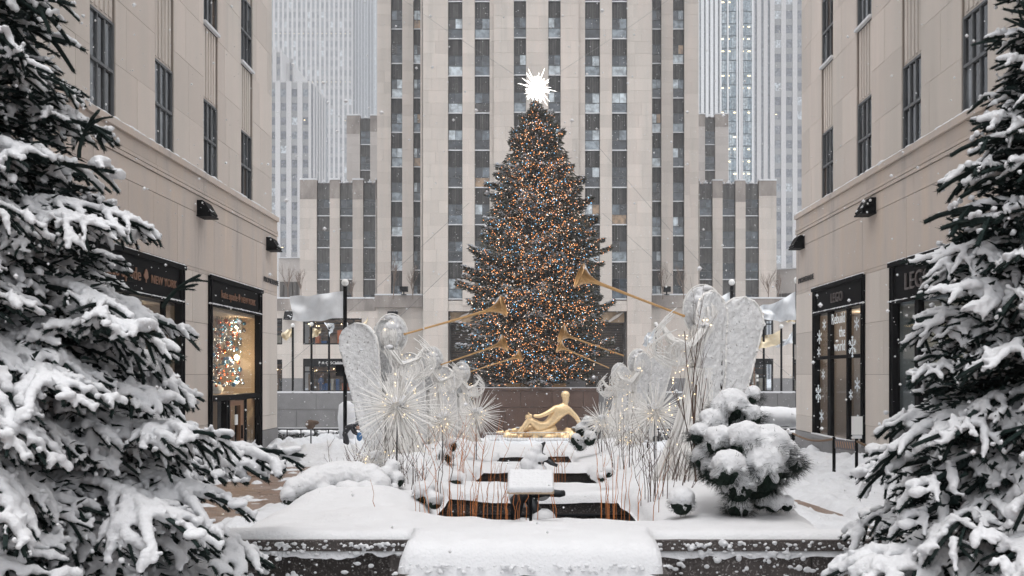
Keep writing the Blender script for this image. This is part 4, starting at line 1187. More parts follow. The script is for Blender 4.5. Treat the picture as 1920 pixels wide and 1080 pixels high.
for Lq in (1, 2, 3.2, 4.6, 6):
    for v in range(2):
        for sn in (0, 1): protos[(Lq, v, sn)] = fir_branch(Lq, int(Lq * 10) + v, .62 if sn else .14)
rx = random.Random(12)
LO, LW, LB = MB(), MB(), MB()
nb = 0; z = 1.75
levels = []
while z < 23.7:
    levels.append(z); z += .70 if z < 14 else .56
for li, z in enumerate(levels):
    r = xr(z); cnt = max(5, int(round(2.45 * r ** .78)))
    for k in range(cnt):
        az = 2 * math.pi * (k + rx.uniform(-.3, .3)) / cnt + li * 1.3
        rl_ = r * rx.uniform(.78, 1.15)
        if rx.random() < .08: rl_ *= 1.07
        if math.cos(az) < -.3 and 4 < z < 12 and rx.random() < .4: rl_ *= 1.06
        Lq = min((1, 2, 3.2, 4.6, 6), key=lambda q: abs(q - rl_))
        snw = 1 if (math.cos(az) < -.05 + rx.uniform(-.35, .35) and z < 19) or rx.random() < .10 else 0
        me, pts = protos[(Lq, rx.randrange(2), snw)]
        if nb < 298:
            o = bpy.data.objects.new("branch", me); link(o, xt)
            zj = z + rx.uniform(-.35, .35); o.location = (0, 0, zj); sc_ = rl_ / Lq
            pitch = R(rx.uniform(-9, 13)) if z < 19 else R(rx.uniform(-40, -12))
            Mx = Matrix.Rotation(az, 4, 'Z') @ Matrix.Rotation(pitch, 4, 'Y')
            o.rotation_euler = Mx.to_euler(); o.scale = (sc_, max(sc_, .9), max(sc_, .9)); nb += 1
            if math.sin(az) < .45:  # bulbs wound along the branch
                M4 = Matrix.Translation((0, 0, zj)) @ Mx @ Matrix.Diagonal((sc_, max(sc_, .9), max(sc_, .9), 1))
                outer = [q for q in pts if q.x > .35 * Lq]
                for q in rx.sample(outer, min(len(outer), int(6 + 15 * rl_))):
                    c = M4 @ (q + Vector((rx.uniform(-.05, .05), rx.uniform(-.05, .05), rx.uniform(-.05, .08))))
                    g_ = rx.random(); B_ = LO if g_ < .62 else (LW if g_ < .84 else LB)
                    B_.octa(c, rx.uniform(.020, .046))
print("xmas branches", nb)
# inner mass of foliage so that the heart of the crown is dense
b = MB(); rr = random.Random(2)
for i in range(30000):
    z = 22.1 * (1 - rr.random() ** .62) + 1.7; r = xr(z) * rr.uniform(.30, .88); a = rr.uniform(0, 2 * math.pi)
    c = Vector((r * math.cos(a), r * math.sin(a), z + rr.uniform(-.3, .3)))
    leafquad(b, c, Vector((math.cos(a), math.sin(a), rr.uniform(-.8, .2))), rr.uniform(.2, .42), rr.uniform(.07, .14), rr)
    if math.sin(a) < .3 and rr.random() < .22:
        g_ = rr.random(); (LO if g_ < .62 else (LW if g_ < .84 else LB)).octa(c + Vector((math.cos(a), math.sin(a), 0)) * .05, rr.uniform(.020, .044))
tag(b.build("inner_foliage", M_xn, xt), kind='stuff')
for B_, m_, l_ in ((LO, M_lo, "orange bulbs"), (LW, M_lw, "warm white bulbs"), (LB, M_lb, "blue bulbs")):
    tag(B_.build("string_lights", m_, xt), l_, kind='stuff')
# star
st = empty("tree_star", (0.15, 70.5, 25.85)); tag(st, "glowing white many-spiked star topping the giant fir", "star")
M_star = mat("glowing crystal star", (1, 1, 1), emis=(1, .97, .92), estr=7)
c_ = MB(); c_.ball((0, 0, 0), .34, 16, 12); c_.build("core", M_star, st, True)
rr = random.Random(5); N = 96
for i in range(N):
    zf = 1 - 2 * (i + .5) / N; a = i * 2.39996; d = Vector((math.sqrt(1 - zf * zf) * math.cos(a), math.sqrt(1 - zf * zf) * math.sin(a), zf))
    L_ = rr.choice([.8, 1.05, 1.35, 1.8]) * rr.uniform(.95, 1.05)
    if i == 0:
        sp_ = MB(); sp_.tube([(0, 0, 0), (0, 0, .35), (0, 0, 1)], [.048, .026, .002], 5, False); spm = sp_.mesh("spike", M_star)
    o = bpy.data.objects.new("spike", spm); o.rotation_euler = d.to_track_quat('Z', 'Y').to_euler(); o.scale = (1, 1, L_ * .9); link(o, st)
o = empty("tree_bench", (.1, 68.6, .8)); tag(o, "long gilded wooden rail block at the foot of the giant tree", "bench")
M_goldwood = mat("gilded wood", (.42, .24, .09), .5, var=.3, vscale=4)
cube("top_board", M_goldwood, o, -2.35, 2.35, -.3, .5, .95, 1.25); cube("base_board", M_goldwood, o, -1.9, 1.9, -.2, .4, .55, .80)
for i in range(20): cube("baluster", M_goldwood, o, -2.2 + i * .225, -2.2 + i * .225 + .13, -.25, -.12, .62, .95)
cube("end_block", M_goldwood, o, -2.3, -1.85, -.32, .4, .75, 1.2); cube("end_block", M_goldwood, o, 1.9, 2.3, -.32, .4, .75, 1.2)
cube("step", M_black, o, -2.1, 2.1, -.35, .5, .38, .54)
for s_, a_, b_ in ((0, 888, 952), (1, 1062, 1098)):
    x0, x1 = XP(a_, 69.5), XP(b_, 69.5)
    e = empty("sloped_planter", ((x0 + x1) / 2, 69.5, .8)); tag(e, "pale grey stone planter slab under the fir's lower %s edge" % ("snow dusted", "darker")[s_], "planter")
    cube("slab", M_granite, e, -(x1 - x0) / 2, (x1 - x0) / 2, 0, .5, .6, 1.9 - .2 * s_)
# guy wires
for i, (a, b_) in enumerate((((1003, 165, 70.5), (700, -40, 94)), ((1003, 165, 70.5), (1310, -40, 94)), ((880, 380, 70.5), (520, 700, 66)), ((1130, 400, 70.5), (1500, 720, 66)), ((868, 480, 70.5), (640, 690, 66)), ((1100, 250, 70.5), (1420, 610, 66)))):
    m_ = MB(); A, B_ = at(*a), at(*b_); m_.tube([A, (A + B_) / 2 - Vector((0, 0, .2)), B_], .011, 4)
    tag(m_.build("guy_wire", M_frame), ["thin cable from the star up across the tower beside the hazy slab side", "thin cable from the star up across the tower towards the finned tower", "thin cable sloping from the fir down past the toy shop flags",
        "thin cable sloping from the fir down to the wall under the gold flags", "thin low cable from the fir crossing the paired bare trees", "thin cable crossing the tower piers above the biggest angel's trumpet"][i], "cable")

# ------------------------------------------------------------------ snow-laden spruces close to the camera
def build_bough(L, seed, snow_r, cover=.85, wid=.42):
    rr = random.Random(seed); segs = []
    def chain(p0, d, ln, r0, droop, lvl):
        n = max(3, int(ln / .06)); p = p0.copy(); d = d.normalized(); pts = [p.copy()]
        for i in range(n):
            d = (d + Vector((rr.uniform(-.08, .08), rr.uniform(-.08, .08), -droop / n + rr.uniform(-.05, .05)))).normalized()
            p = p + d * ln / n; pts.append(p.copy())
        segs.append((pts, r0, lvl))
        return pts
    main = chain(Vector((0, 0, 0)), Vector((1, 0, .30)), L, .02, .95, 0)
    k = 0; s = max(.10, L * .16); DR = .75
    while s < L * .96:
        t = s / L; i = min(len(main) - 2, int(t * (len(main) - 1))); p = main[i]; dm = (main[i + 1] - main[i]).normalized()
        for sg in (-1, 1):
            if rr.random() < .08: continue
            ln = (L * wid * (1 - t) ** .75 + .13) * rr.uniform(.75, 1.15)
            d = (dm * .75 + Vector((0, sg, rr.uniform(-.15, .1))) * rr.uniform(.6, .95)).normalized()
            sec = chain(p, d, ln, .013, .6, 1)
            if ln > .22:
                q = .10
                while q < ln * .92:
                    j = min(len(sec) - 2, int(q / ln * (len(sec) - 1))); dd = (sec[j + 1] - sec[j]).normalized()
                    side = dd.cross(Vector((0, 0, 1))).normalized()
                    for s2 in (-1, 1):
                        if rr.random() < .2: continue
                        chain(sec[j], (dd * .8 + side * s2 * .75 + Vector((0, 0, rr.uniform(-.15, .1)))), min(.17, ln * (1 - q / ln) * .6 + .08) * rr.uniform(.8, 1.25), .011, .45, 2)
                    q += rr.uniform(.11, .16)
        s += rr.uniform(.12, .17)
    # needles
    nb_ = MB(); sb = MB()
    for pts, r0, lvl in segs:
        nb_.tube(pts, [r0 * (1 - .4 * i / len(pts)) for i in range(len(pts))], 4)
        for i in range(len(pts) - 1):
            if lvl == 0 and i < len(pts) * .35: continue
            a, b_ = pts[i], pts[i + 1]; d = (b_ - a); l = d.length; d.normalize()
            u_ = d.cross(Vector((.1, .2, 1))).normalized(); v_ = d.cross(u_)
            for q in range(int(l * 800)):
                an = rr.uniform(0, 2 * math.pi); o_ = u_ * math.cos(an) + v_ * math.sin(an)
                c = a + d * (l * rr.random()); tip = c + (o_ * .7 + d * .72).normalized() * rr.uniform(.020, .032)
                w = d.cross(o_) * .0026
                nb_.add([c - w, c + w, tip], [(0, 1, 2)])
        # snow riding on top of the twig, fattest in the middle, often leaving the tip bare
        if rr.random() < cover or lvl == 0:
            n = len(pts); st_, en_ = (0 if lvl else .25), (1.02 if rr.random() < .55 else rr.uniform(.55, .9))
            tot = sum((pts[i + 1] - pts[i]).length for i in range(n - 1)); m_ = max(3, int(tot / (snow_r * .48)))
            rb = snow_r * (1.25 if lvl == 0 else 1.0) * rr.uniform(.7, 1.15)
            for j in range(m_):
                t = st_ + (en_ - st_) * j / (m_ - 1)
                f_ = min(t, .999) * (n - 1); i = int(f_); p = pts[i].lerp(pts[i + 1], f_ - i)
                rad = rb * (.62 + .38 * math.sin(math.pi * min(1, j / (m_ - 1) * .9 + .12))) * rr.uniform(.88, 1.1)
                sb.ball(p + Vector((rr.uniform(-.3, .3) * rad, rr.uniform(-.3, .3) * rad, rad * .72)), rad, 7, 5, (1, 1, .82))
    for pts, r0, lvl in segs:   # loose crumbs of powder
        for q in range(int(len(pts) * .9)):
            p = rr.choice(pts); sb.ball(p + Vector((rr.uniform(-.03, .03), rr.uniform(-.03, .03), rr.uniform(.0, .045))), rr.uniform(.010, .018), 5, 4)
    # bigger pillows where twigs cross
    for q in range(int(1 + L * 2)):
        i = rr.randrange(int(len(main) * .2), len(main)); rad = snow_r * rr.uniform(1.2, 1.7)
        sb.ball(main[i] + Vector((0, rr.uniform(-.06, .06), rad * .45)), rad, 8, 6, (1.3, 1.2, .55))
    nm = nb_.mesh("branch", M_needle)
    sm = remesh(sb, .0115, 1, "snow", disp=.006, dfreq=26)
    return nm, sm
bough_lib = {}
for Lq, nv in ((.45, 3), (.8, 3), (1.25, 3), (1.75, 2)):
    for v in range(nv):
        bough_lib[(Lq, v, 0)] = build_bough(Lq, int(Lq * 100) + v, .022 if Lq < 1 else .024, .74)
        if Lq > .5: bough_lib[(Lq, v, 1)] = build_bough(Lq, int(Lq * 100) + v + 50, .027 if Lq < 1.2 else .030, .86, .42)
bough_lib["bare"] = build_bough(.45, 999, .014, .25)
def spruce(loc, H, rad_fn, label, seed, step=.17, dens=6.0, heavy=2.0, name="spruce_tree", mx=298, azf=None, tilt=0):
    e = empty(name, loc); tag(e, label, "spruce tree")
    rr = random.Random(seed)
    t_ = MB(); t_.tube([(0, 0, 0), (0, 0, H * .5), (0, 0, H * .97)], [.10, .06, .012], 8); t_.build("trunk", M_bark, e)
    z = .12; lv = 0; n = 0; jobs = []
    while z < H - .10:
        r = rad_fn(z / H); cnt = max(4, int(round(dens * r ** .62)))
        for k in range(cnt):
            az = 2 * math.pi * (k + rr.uniform(-.25, .25)) / cnt + lv * 2.1
            jobs.append((z + rr.uniform(-.05, .05), r * rr.uniform(.82, 1.1), az))
        z += step * (.75 + .5 * min(1, r / 1.2)); lv += 1
    # those turned away from the photographed side are kept sparser
    def seen(az):
        vx, vy = -loc[0], -loc[1]; l = math.hypot(vx, vy); return (math.cos(az) * vx + math.sin(az) * vy) / l
    if len(jobs) > mx:
        jobs.sort(key=lambda j: -seen(j[2]) + rr.uniform(0, .35)); jobs = jobs[:mx]
    for z, r, az in jobs:
        Lq = min((.45, .8, 1.25, 1.75), key=lambda q: abs(q - r)); nv = 2 if Lq == 1.75 else 3
        hv = 1 if (z < heavy or rr.random() < .25) and Lq > .5 else 0
        nm, sm = bough_lib[(Lq, rr.randrange(nv), hv)]
        o = bpy.data.objects.new("branch", nm); link(o, e)
        f_ = z / H
        pitch = R(14 - 36 * f_ + rr.uniform(-16, 16)) if f_ < .86 else R(rr.uniform(-50, -20))
        o.location = (0, 0, z); o.rotation_euler = (Matrix.Rotation(az, 4, 'Z') @ Matrix.Rotation(pitch, 4, 'Y') @ Matrix.Rotation(R(rr.uniform(-28, 28)), 4, 'X')).to_euler()
        s = r / Lq; s = max(.75, min(1.3, s)); o.scale = (s, s, s)
        s_o = bpy.data.objects.new("snow", sm); link(s_o, o)
        s_o.location = (0, 0, .004)
    # sparse dark inner twigs
    b = MB()
    for i in range(15000):
        z = H * (1 - rr.random() ** .6) ; r = rad_fn(z / H) * rr.uniform(.08, .66); a = rr.uniform(0, 2 * math.pi)
        c = Vector((r * math.cos(a), r * math.sin(a), z)); d = Vector((math.cos(a), math.sin(a), rr.uniform(-.5, .5)))
        leafquad(b, c, d, rr.uniform(.05, .10), rr.uniform(.012, .02), rr)
    tag(b.build("inner_twigs", M_needle, e), kind='stuff')
    # upright shoots
    for i in range(14):
        z = H * rr.uniform(.3, .97); a = rr.uniform(0, 2 * math.pi); r = rad_fn(z / H) * rr.uniform(.3, .9)
        nm, sm = bough_lib["bare"]; o = bpy.data.objects.new("shoot", nm); link(o, e)
        o.location = (r * math.cos(a), r * math.sin(a), z); o.rotation_euler = (0, R(-rr.uniform(45, 80)), a); o.scale = (.7, .7, .7)
    return e
spruce((-3.35, 5.1, .85), 5.6, lambda f: max(.18, 2.14 * (1 - f) ** .93 * (1 + .34 * max(0, 1 - f / .33) + .08 * math.exp(-((f - .42) / .10) ** 2))), "tall snow laden spruce covering the whole edge beside the copper lettered shop", 5, step=.19, dens=9.6, heavy=2.3)
spruce((2.80, 4.75, .85), 4.3, lambda f: max(.13, 1.52 * (1 - f) ** .84 * (1 + .26 * max(0, 1 - f / .33))), "shorter snow laden spruce standing before the wide dull lettered shop window", 8, step=.165, dens=9.2, heavy=1.6)
print("spruces done")
# ------------------------------------------------------------------ white wire angels
M_wire = mat("white painted wire", (.80, .785, .76), .6, var=.05, vscale=5, rnd=.06)
M_wing = mat("snow crusted wing mesh", (.74, .74, .74), .8, var=.14, vscale=16, coord='obj', bump=1.0, bscale=26, speck=((.36, .35, .34), 30, .63))
M_fairy = mat("warm fairy bulb", (1, .85, .6), emis=(1, .74, .42), estr=2.2)
def angel_parts(seed):
    """meshes of one angel 2.35 m tall that faces local -x"""
    rr = random.Random(seed); P = {}
    # robe: wires from the waist down to a flared hem
    b = MB()
    for i in range(210):
        a = rr.uniform(0, 2 * math.pi); w0 = rr.uniform(.05, .13); w1 = rr.uniform(.12, .34)
        a2 = a + rr.uniform(-.5, .5); pts = []
        for k in range(7):
            t = k / 6; r = w0 + (w1 - w0) * t ** 1.2; aa = a + (a2 - a) * t + .12 * math.sin(t * 7 + i)
            pts.append((r * math.cos(aa) * 1.15 - .26 * t ** 1.5, r * math.sin(aa), 1.42 * (1 - t) + rr.uniform(-.02, .02) if k else 1.45))
        b.tube(pts, rr.uniform(.008, .015), 4, False)
    P["robe"] = b.mesh("robe", M_wire)
    b = MB()
    for i in range(100):   # bodice: swept wires from shoulders to waist
        y0 = rr.uniform(-.2, .2); y1 = rr.uniform(-.10, .10); x0 = rr.uniform(-.10, .12); pts = []
        for k in range(6):
            t = k / 5; pts.append((x0 * (1 - t) + rr.uniform(-.09, .09) * t - .06 * math.sin(math.pi * t), y0 * (1 - t) + y1 * t, 1.93 - .52 * t + .03 * math.sin(i + t * 4)))
        b.tube(pts, rr.uniform(.009, .015), 4, False)
    for k in range(14):
        z = 1.40 + .012 * k * rr.uniform(.5, 1.5); n = 12
        b.tube([((.115 + .01 * rr.random()) * math.cos(2 * math.pi * j / n), .10 * math.sin(2 * math.pi * j / n), z + .02 * math.sin(j)) for j in range(n + 1)], .008, 4, False)
    P["bodice"] = b.mesh("bodice", M_wire)
    b = MB()   # arms reaching forward to the trumpet, with loops of wire cuff
    for s in (-1, 1):
        for i in range(9):
            o_ = Vector((rr.uniform(-.03, .03), rr.uniform(-.03, .03), rr.uniform(-.03, .03)))
            b.tube([Vector((0, s * .17, 1.90)) + o_, Vector((-.16, s * .22, 1.70)) + o_, Vector((-.36, s * .12, 1.78)) + o_, Vector((-.46, s * .05, 1.95)) + o_ * .4], [.014, .012, .010, .006], 5)
        for i in range(16):
            r = rr.uniform(.05, .12); c = Vector((-.22 + rr.uniform(-.1, .05), s * .2, 1.62)); n = 10
            ax = rr.uniform(-.6, .6)
            b.tube([c + Vector((r * math.cos(2 * math.pi * j / n), r * .35 * math.sin(2 * math.pi * j / n + ax), -r * 1.3 * math.sin(2 * math.pi * j / n))) for j in range(n + 1)], .006, 4, False)
    P["arms"] = b.mesh("arms", M_wire)
    b = MB()   # long looping sleeves and floating ribbons
    for i in range(16):
        s = rr.choice((-1, 1)); p = Vector((-.25, s * .18, 1.62)); pts = [p]
        L_ = rr.uniform(.3, .75)
        for k in range(1, 9):
            t = k / 8; pts.append(p + Vector((-.25 * math.sin(t * 3.0) - .1 * t + .06 * math.sin(t * 9 + i), .1 * s * t, L_ * (t - .35) + .05 * math.cos(t * 8 + i))))
        b.tube(pts, .0065, 4, False)
    P["ribbons"] = b.mesh("ribbons", M_wire)
    b = MB()   # head with a face, hair and neck
    b.ball((-.02, 0, 2.12), .11, 14, 10, (1, .84, 1.22)); b.tube([(0, 0, 1.86), (0, 0, 2.04)], [.05, .042], 8)
    b.ball((-.135, 0, 2.11), .024, 6, 5, (1, .7, 1.6))
    for s in (-1, 1): b.ball((-.105, s * .035, 2.15), .018, 6, 4, (1, 1, .6))
    b.ball((-.115, 0, 2.055), .02, 6, 4, (.8, 1.3, .5))
    for i in range(60):
        ax = Vector((rr.uniform(-1, 1), rr.uniform(-1, 1), rr.uniform(-1, 1))).normalized(); u_ = ax.cross(Vector((.2, .3, 1))).normalized(); v_ = ax.cross(u_)
        b.tube([Vector((-.02, 0, 2.12)) + Vector(((u_ * math.cos(t) + v_ * math.sin(t)).x * .118, (u_ * math.cos(t) + v_ * math.sin(t)).y * .10, (u_ * math.cos(t) + v_ * math.sin(t)).z * .142)) for t in np.linspace(0, 4.5, 10)], .006, 4, False)
    P["head"] = b.mesh("head", M_wing, True)
    b = MB()
    for i in range(110):
        a = rr.uniform(0, 2 * math.pi); rz_ = rr.uniform(.13, .27); n = 10; t0 = rr.uniform(0, 1)
        pts = [Vector((.04 + .17 * rz_ / .27 * math.cos(a) * math.sin(math.pi * j / n), .13 * math.sin(a) * math.sin(math.pi * j / n), 2.36 - .50 * j / n + .02 * math.sin(j * 2 + i))) for j in range(n + 1)]
        b.tube(pts, rr.uniform(.005, .009), 4, False)
    n = 22
    b.tube([(.03 + .24 * math.cos(2 * math.pi * j / n), .02, 2.14 + .31 * math.sin(2 * math.pi * j / n)) for j in range(n + 1)], .010, 5, False)
    P["halo"] = b.mesh("halo", M_wire)
    b = MB(); vs_ = []; n = 26; r2 = random.Random(4)
    for yy in (.07, .10):
        for k in range(6):
            for j in range(n):
                t = 2 * math.pi * j / n; q = (k + 1) / 6
                vs_.append((.03 + .225 * q * math.cos(t), yy + r2.uniform(-.008, .008), 2.14 + .295 * q * math.sin(t)))
    vs_ += [(.03, .07, 2.14), (.03, .10, 2.14)]
    fs_ = []
    for s_ in (0, 1):
        o_ = s_ * 6 * n
        for k in range(5):
            for j in range(n): fs_.append((o_ + k * n + j, o_ + k * n + (j + 1) % n, o_ + (k + 1) * n + (j + 1) % n, o_ + (k + 1) * n + j))
        for j in range(n): fs_.append((12 * n + s_, o_ + j, o_ + (j + 1) % n))
    for j in range(n): fs_.append((5 * n + j, 5 * n + (j + 1) % n, 11 * n + (j + 1) % n, 11 * n + j))
    b.add(vs_, fs_); P["halo_plate"] = b.mesh("halo_plate", M_wing, True)
    b = MB(); b.ball((.02, 0, 2.25), .105, 9, 6, (1.2, 1.1, .8)); b.ball((.05, .0, 2.40), .05, 8, 5, (2, 1, .7)); b.ball((-.02, .0, 2.33), .06, 8, 5); b.ball((.03, .15, 1.95), .05, 7, 5, (1.2, 1.4, .6)); b.ball((.03, -.15, 1.95), .05, 7, 5, (1.2, 1.4, .6))
    b.ball((-.2, .18, 1.72), .04, 7, 5, (2.2, 1, .6)); b.ball((-.2, -.18, 1.72), .04, 7, 5, (2.2, 1, .6))
    P["snow"] = remesh(b, .012, 2, "snow", disp=.014, dfreq=14)
    # wing: long paddle with rim; local: rises in z, spreads in +y
    def wing(spread, h, lean, seed2):
        q = MB(); r2 = random.Random(seed2); n = 64; m_ = 19
        def outline(t):  # t 0..1 bottom to top: half width and centre
            return max(.012, spread * (math.sqrt(max(0, 1 - ((t - .84) / .16) ** 2)) if t > .84 else (.30 + .70 * (t / .84) ** .7)))
        V = []
        for i in range(n + 1):
            t = i / n; w_ = outline(t); zc = -.95 * h * .62 + h * t; yc = lean * t
            for j in range(m_ + 1):
                u_ = j / m_ * 2 - 1
                V.append((.05 * (1 - u_ * u_) * .8 + r2.uniform(-.014, .014), yc + w_ * u_, zc))
        nf = len(V); V2 = [(x - .05, y, z) for x, y, z in V]
        fs = []
        for i in range(n):
            for j in range(m_):
                a = i * (m_ + 1) + j; fs.append((a, a + 1, a + m_ + 2, a + m_ + 1)); fs.append((a + nf, a + nf + m_ + 1, a + nf + m_ + 2, a + nf + 1))
        for i in range(n):
            for j in (0, m_):
                a = i * (m_ + 1) + j; c = a + m_ + 1; fs.append((a, a + nf, c + nf, c) if j else (a, c, c + nf, a + nf))
        for j in range(m_):
            for i in (0, n):
                a = i * (m_ + 1) + j; fs.append((a, a + nf, a + nf + 1, a + 1) if i == 0 else (a, a + 1, a + nf + 1, a + nf))
        q.add(V + V2, fs)
        mm = q.mesh("wing", [M_wing], True)
        rim = MB(); pts = [V[i * (m_ + 1)] for i in range(n + 1)] + [V[n * (m_ + 1) + j] for j in range(m_ + 1)] + [V[i * (m_ + 1) + m_] for i in range(n, -1, -1)]
        rim.tube(pts, .016, 5)
        return mm, rim.mesh("wing_rim", M_wire)
    P["wing"] = wing(.30, 2.0, .10, 5); P["wing2"] = wing(.22, 1.95, .03, 6)
    b = MB()
    for i in range(70):
        t = rr.random(); a = rr.uniform(0, 2 * math.pi); r = .1 + .24 * (1 - t)
        b.octa((r * math.cos(a) - .15, r * math.sin(a), .1 + 1.8 * t), rr.uniform(.006, .010))
    for i in range(16): b.octa((.05 + rr.uniform(-.1, .1), rr.uniform(-.18, .18), 2.12 + rr.uniform(-.2, .22)), .011)
    P["fairy"] = b.mesh("fairy_lights", M_fairy)
    return P
AP = angel_parts(3)
def angel(x, Y, face_left, label, sc_=1.0, yaw=0, wyaw=(20, -20)):
    e = empty("angel_sculpture", (x, Y, float(bz(Y)) - .05), (0 if face_left else math.pi) + R(yaw)); e.scale = (sc_,) * 3
    tag(e, label, "angel sculpture", "white wire angels lining the snowy bed")
    for k in ("robe", "bodice", "arms", "ribbons", "head", "halo", "halo_plate"):
        q = link(bpy.data.objects.new(k, AP[k]), e)
        if k == "ribbons": q["kind"] = "stuff"
        if k == "halo_plate" and not face_left: q.scale = (1, -1, 1)
    link(bpy.data.objects.new("snow", AP["snow"]), e)
    tag(link(bpy.data.objects.new("fairy_lights", AP["fairy"]), e), kind='stuff')
    for s, (k, yw) in zip((1, -1), (("wing", wyaw[0]), ("wing2", wyaw[1]))):
        me, rim = AP[k]
        w = bpy.data.objects.new("wing", me); link(w, e)
        w.location = ((.36, .10, 1.50) if s > 0 else (.12, -.05, 1.56)); w.rotation_euler = (R(-7) if s > 0 else R(2), 0, R(yw))
        link(bpy.data.objects.new("rim", rim), w)
    p_ = MB(); p_.tube([(.24, 0, -.3), (.24, 0, 1.6)], .022, 6); p_.build("support_post", M_black, e)
    return e
def trumpet(mouth, bell, label, bell_r):
    mouth, bell = Vector(mouth), Vector(bell); L_ = (bell - mouth).length
    prof = [(0, .014), (.01, .020), (.03, .014), (.5, .016), (.80, .022), (.86, .032), (.90, .05), (.94, .085 * bell_r / .17), (.97, .125 * bell_r / .17), (.99, bell_r * .93), (1.0, bell_r), (1.0, bell_r * .96), (.985, bell_r * .86), (.96, bell_r * .60), (.93, bell_r * .36), (.88, .02)]
    b = MB(); b.tube([(0, 0, L_ * t) for t, r in prof], [r for t, r in prof], 28, False)
    o = empty("trumpet", mouth); o.rotation_euler = (bell - mouth).to_track_quat('Z', 'Y').to_euler()
    n = len(prof); me = MB(); vs = []
    for t, r in prof:
        for k in range(28): vs.append((r * math.cos(2 * math.pi * k / 28), r * math.sin(2 * math.pi * k / 28), L_ * t))
    fs = [(i * 28 + k, i * 28 + (k + 1) % 28, (i + 1) * 28 + (k + 1) % 28, (i + 1) * 28 + k) for i in range(n - 1) for k in range(28)]
    me.add(vs, fs); me.build("horn", M_goldtube, o, True)
    r_ = MB(); r_.tube([(bell_r * math.cos(2 * math.pi * k / 24), bell_r * math.sin(2 * math.pi * k / 24), L_) for k in range(25)], .009, 5, False); r_.build("bell_rim", M_goldtube, o, True)
    # snow caught in and on the bell, on its upper side
    inv = o.rotation_euler.to_matrix().inverted(); up = inv @ Vector((0, 0, 1)); up.z = 0; up.normalize()
    s = MB()
    for i in range(12):
        t = .90 + .085 * i / 11; r = .03 + (bell_r * .86 - .03) * max(0, (i / 11)) ** 1.8
        s.ball(up * r + Vector((0, 0, L_ * t)), .022 + .012 * math.sin(i / 11 * 3.1), 7, 5)
    link(bpy.data.objects.new("snow", remesh(s, .009, 2, "snow")), o)
    tag(o, label, "trumpet", "gold trumpets held by the angels")
    return o
specs = [
    # x, Y, faces left, label, (mouth px, bell px), bell radius, bell depth offset
    (2.12, 11.2, True, "largest white wire angel behind the big snowy pine shrub", (1284, 593), (1086, 517), .155, -.25, "longest gold trumpet, raised high across the tree by the largest angel"),
    (2.25, 19.3, True, "second white wire angel on the pine shrub side, with round snow capped halo", (1170, 667), (1053, 626), .20, -.35, "gold trumpet of the second angel on the pine shrub side, upper of two crossing bells"),
    (2.35, 24.6, True, "smallest white wire angel on the pine shrub side, nearest the golden statue", (1142, 690), (1048, 649), .19, -.2, "gold trumpet of the smallest pine side angel, lower of two crossing bells"),
    (-2.10, 13.0, False, "white wire angel with two tall paddle wings beside the black flagpole", (757, 627), (944, 574), .155, -.25, "gold trumpet ending highest before the lit fir, blown by the flagpole side angel"),
    (-2.15, 18.6, False, "white wire angel in the middle of the flagpole side row, behind a starburst", (826, 684), (946, 643), .18, -.3, "middle gold trumpet on the flagpole side"),
    (-1.98, 24.0, False, "smallest white wire angel on the flagpole side beside the brown granite wall", (882, 697), (976, 667), .17, -.2, "shortest gold trumpet, lowest on the flagpole side"),
]
for x, Y, fl_, lb, m_, b_, br_, dy, tl in specs:
    wy = (-78, -66) if fl_ else (-104, -112)
    angel(x, Y, fl_, lb, {11.2: 1.07, 13.0: 1.0}.get(Y, .98), yaw=0, wyaw=wy)
    trumpet(at(*m_, Y - .05), at(*b_, Y - .05 + dy), tl, br_)

# ------------------------------------------------------------------ starbursts of white rods
def starburst(px, py, Y, r, label, n=170, seed=1):
    rr = random.Random(seed); c = at(px, py, Y)
    e = empty("starburst", c); tag(e, label, "starburst ornament", "white rod starbursts in the bed")
    b = MB()
    for i in range(n):
        zf = 1 - 2 * (i + .5) / n; a = i * 2.39996 + rr.uniform(-.1, .1); q = math.sqrt(1 - zf * zf)
        d = Vector((q * math.cos(a), q * math.sin(a), zf)); l = r * rr.choice([.55, .75, .9, 1.0]) * rr.uniform(.9, 1.05)
        p2 = d * l + Vector((0, 0, -.05 * l * (1 - abs(zf))))
        b.tube([d * .04, d * l * .5, p2], [.0065, .0055, .0028], 4)
    tag(b.build("rods", M_wire, e), kind='stuff')
    h = MB(); h.ball((0, 0, 0), .085, 12, 8); h.build("hub", M_wire, e, True)
    s = MB()
    for i in range(26):
        a = rr.uniform(0, 6.28); q = rr.uniform(0, .10) * (r / .55); s.ball((q * math.cos(a), q * math.sin(a), .06 + rr.uniform(0, .06)), rr.uniform(.025, .05), 7, 5)
    for i in range(18):
        d = Vector((rr.uniform(-1, 1), rr.uniform(-1, 1), rr.uniform(-.3, .6))).normalized(); s.ball(d * .12, rr.uniform(.012, .025), 6, 4)
    link(bpy.data.objects.new("snow", remesh(s, .012, 2, "snow")), e)
    l_ = MB()
    for i in range(26):
        d = Vector((rr.uniform(-1, 1), rr.uniform(-1, 1), rr.uniform(-1, .5))).normalized(); l_.octa(d * rr.uniform(.09, .22), rr.uniform(.006, .009))
    tag(l_.build("fairy_lights", M_fairy, e), kind='stuff')
    p = MB(); p.tube([(0, 0, -.05), (0, 0, float(bz(Y)) - c.z - .3)], .012, 6); p.build("pole", M_frame, e)
starburst(744, 765, 10.4, .62, "biggest white rod starburst, low before the flagpole side angel's wings", 200, 1)
starburst(830, 790, 13.5, .48, "white rod starburst with snowy hub between two flagpole side angels", 150, 2)
starburst(893, 778, 17.0, .62, "white rod starburst beside the brown granite wall and golden statue", 150, 3)
starburst(1228, 775, 13.2, .62, "white rod starburst with warm bulbs close beside the largest angel's robe", 170, 4)
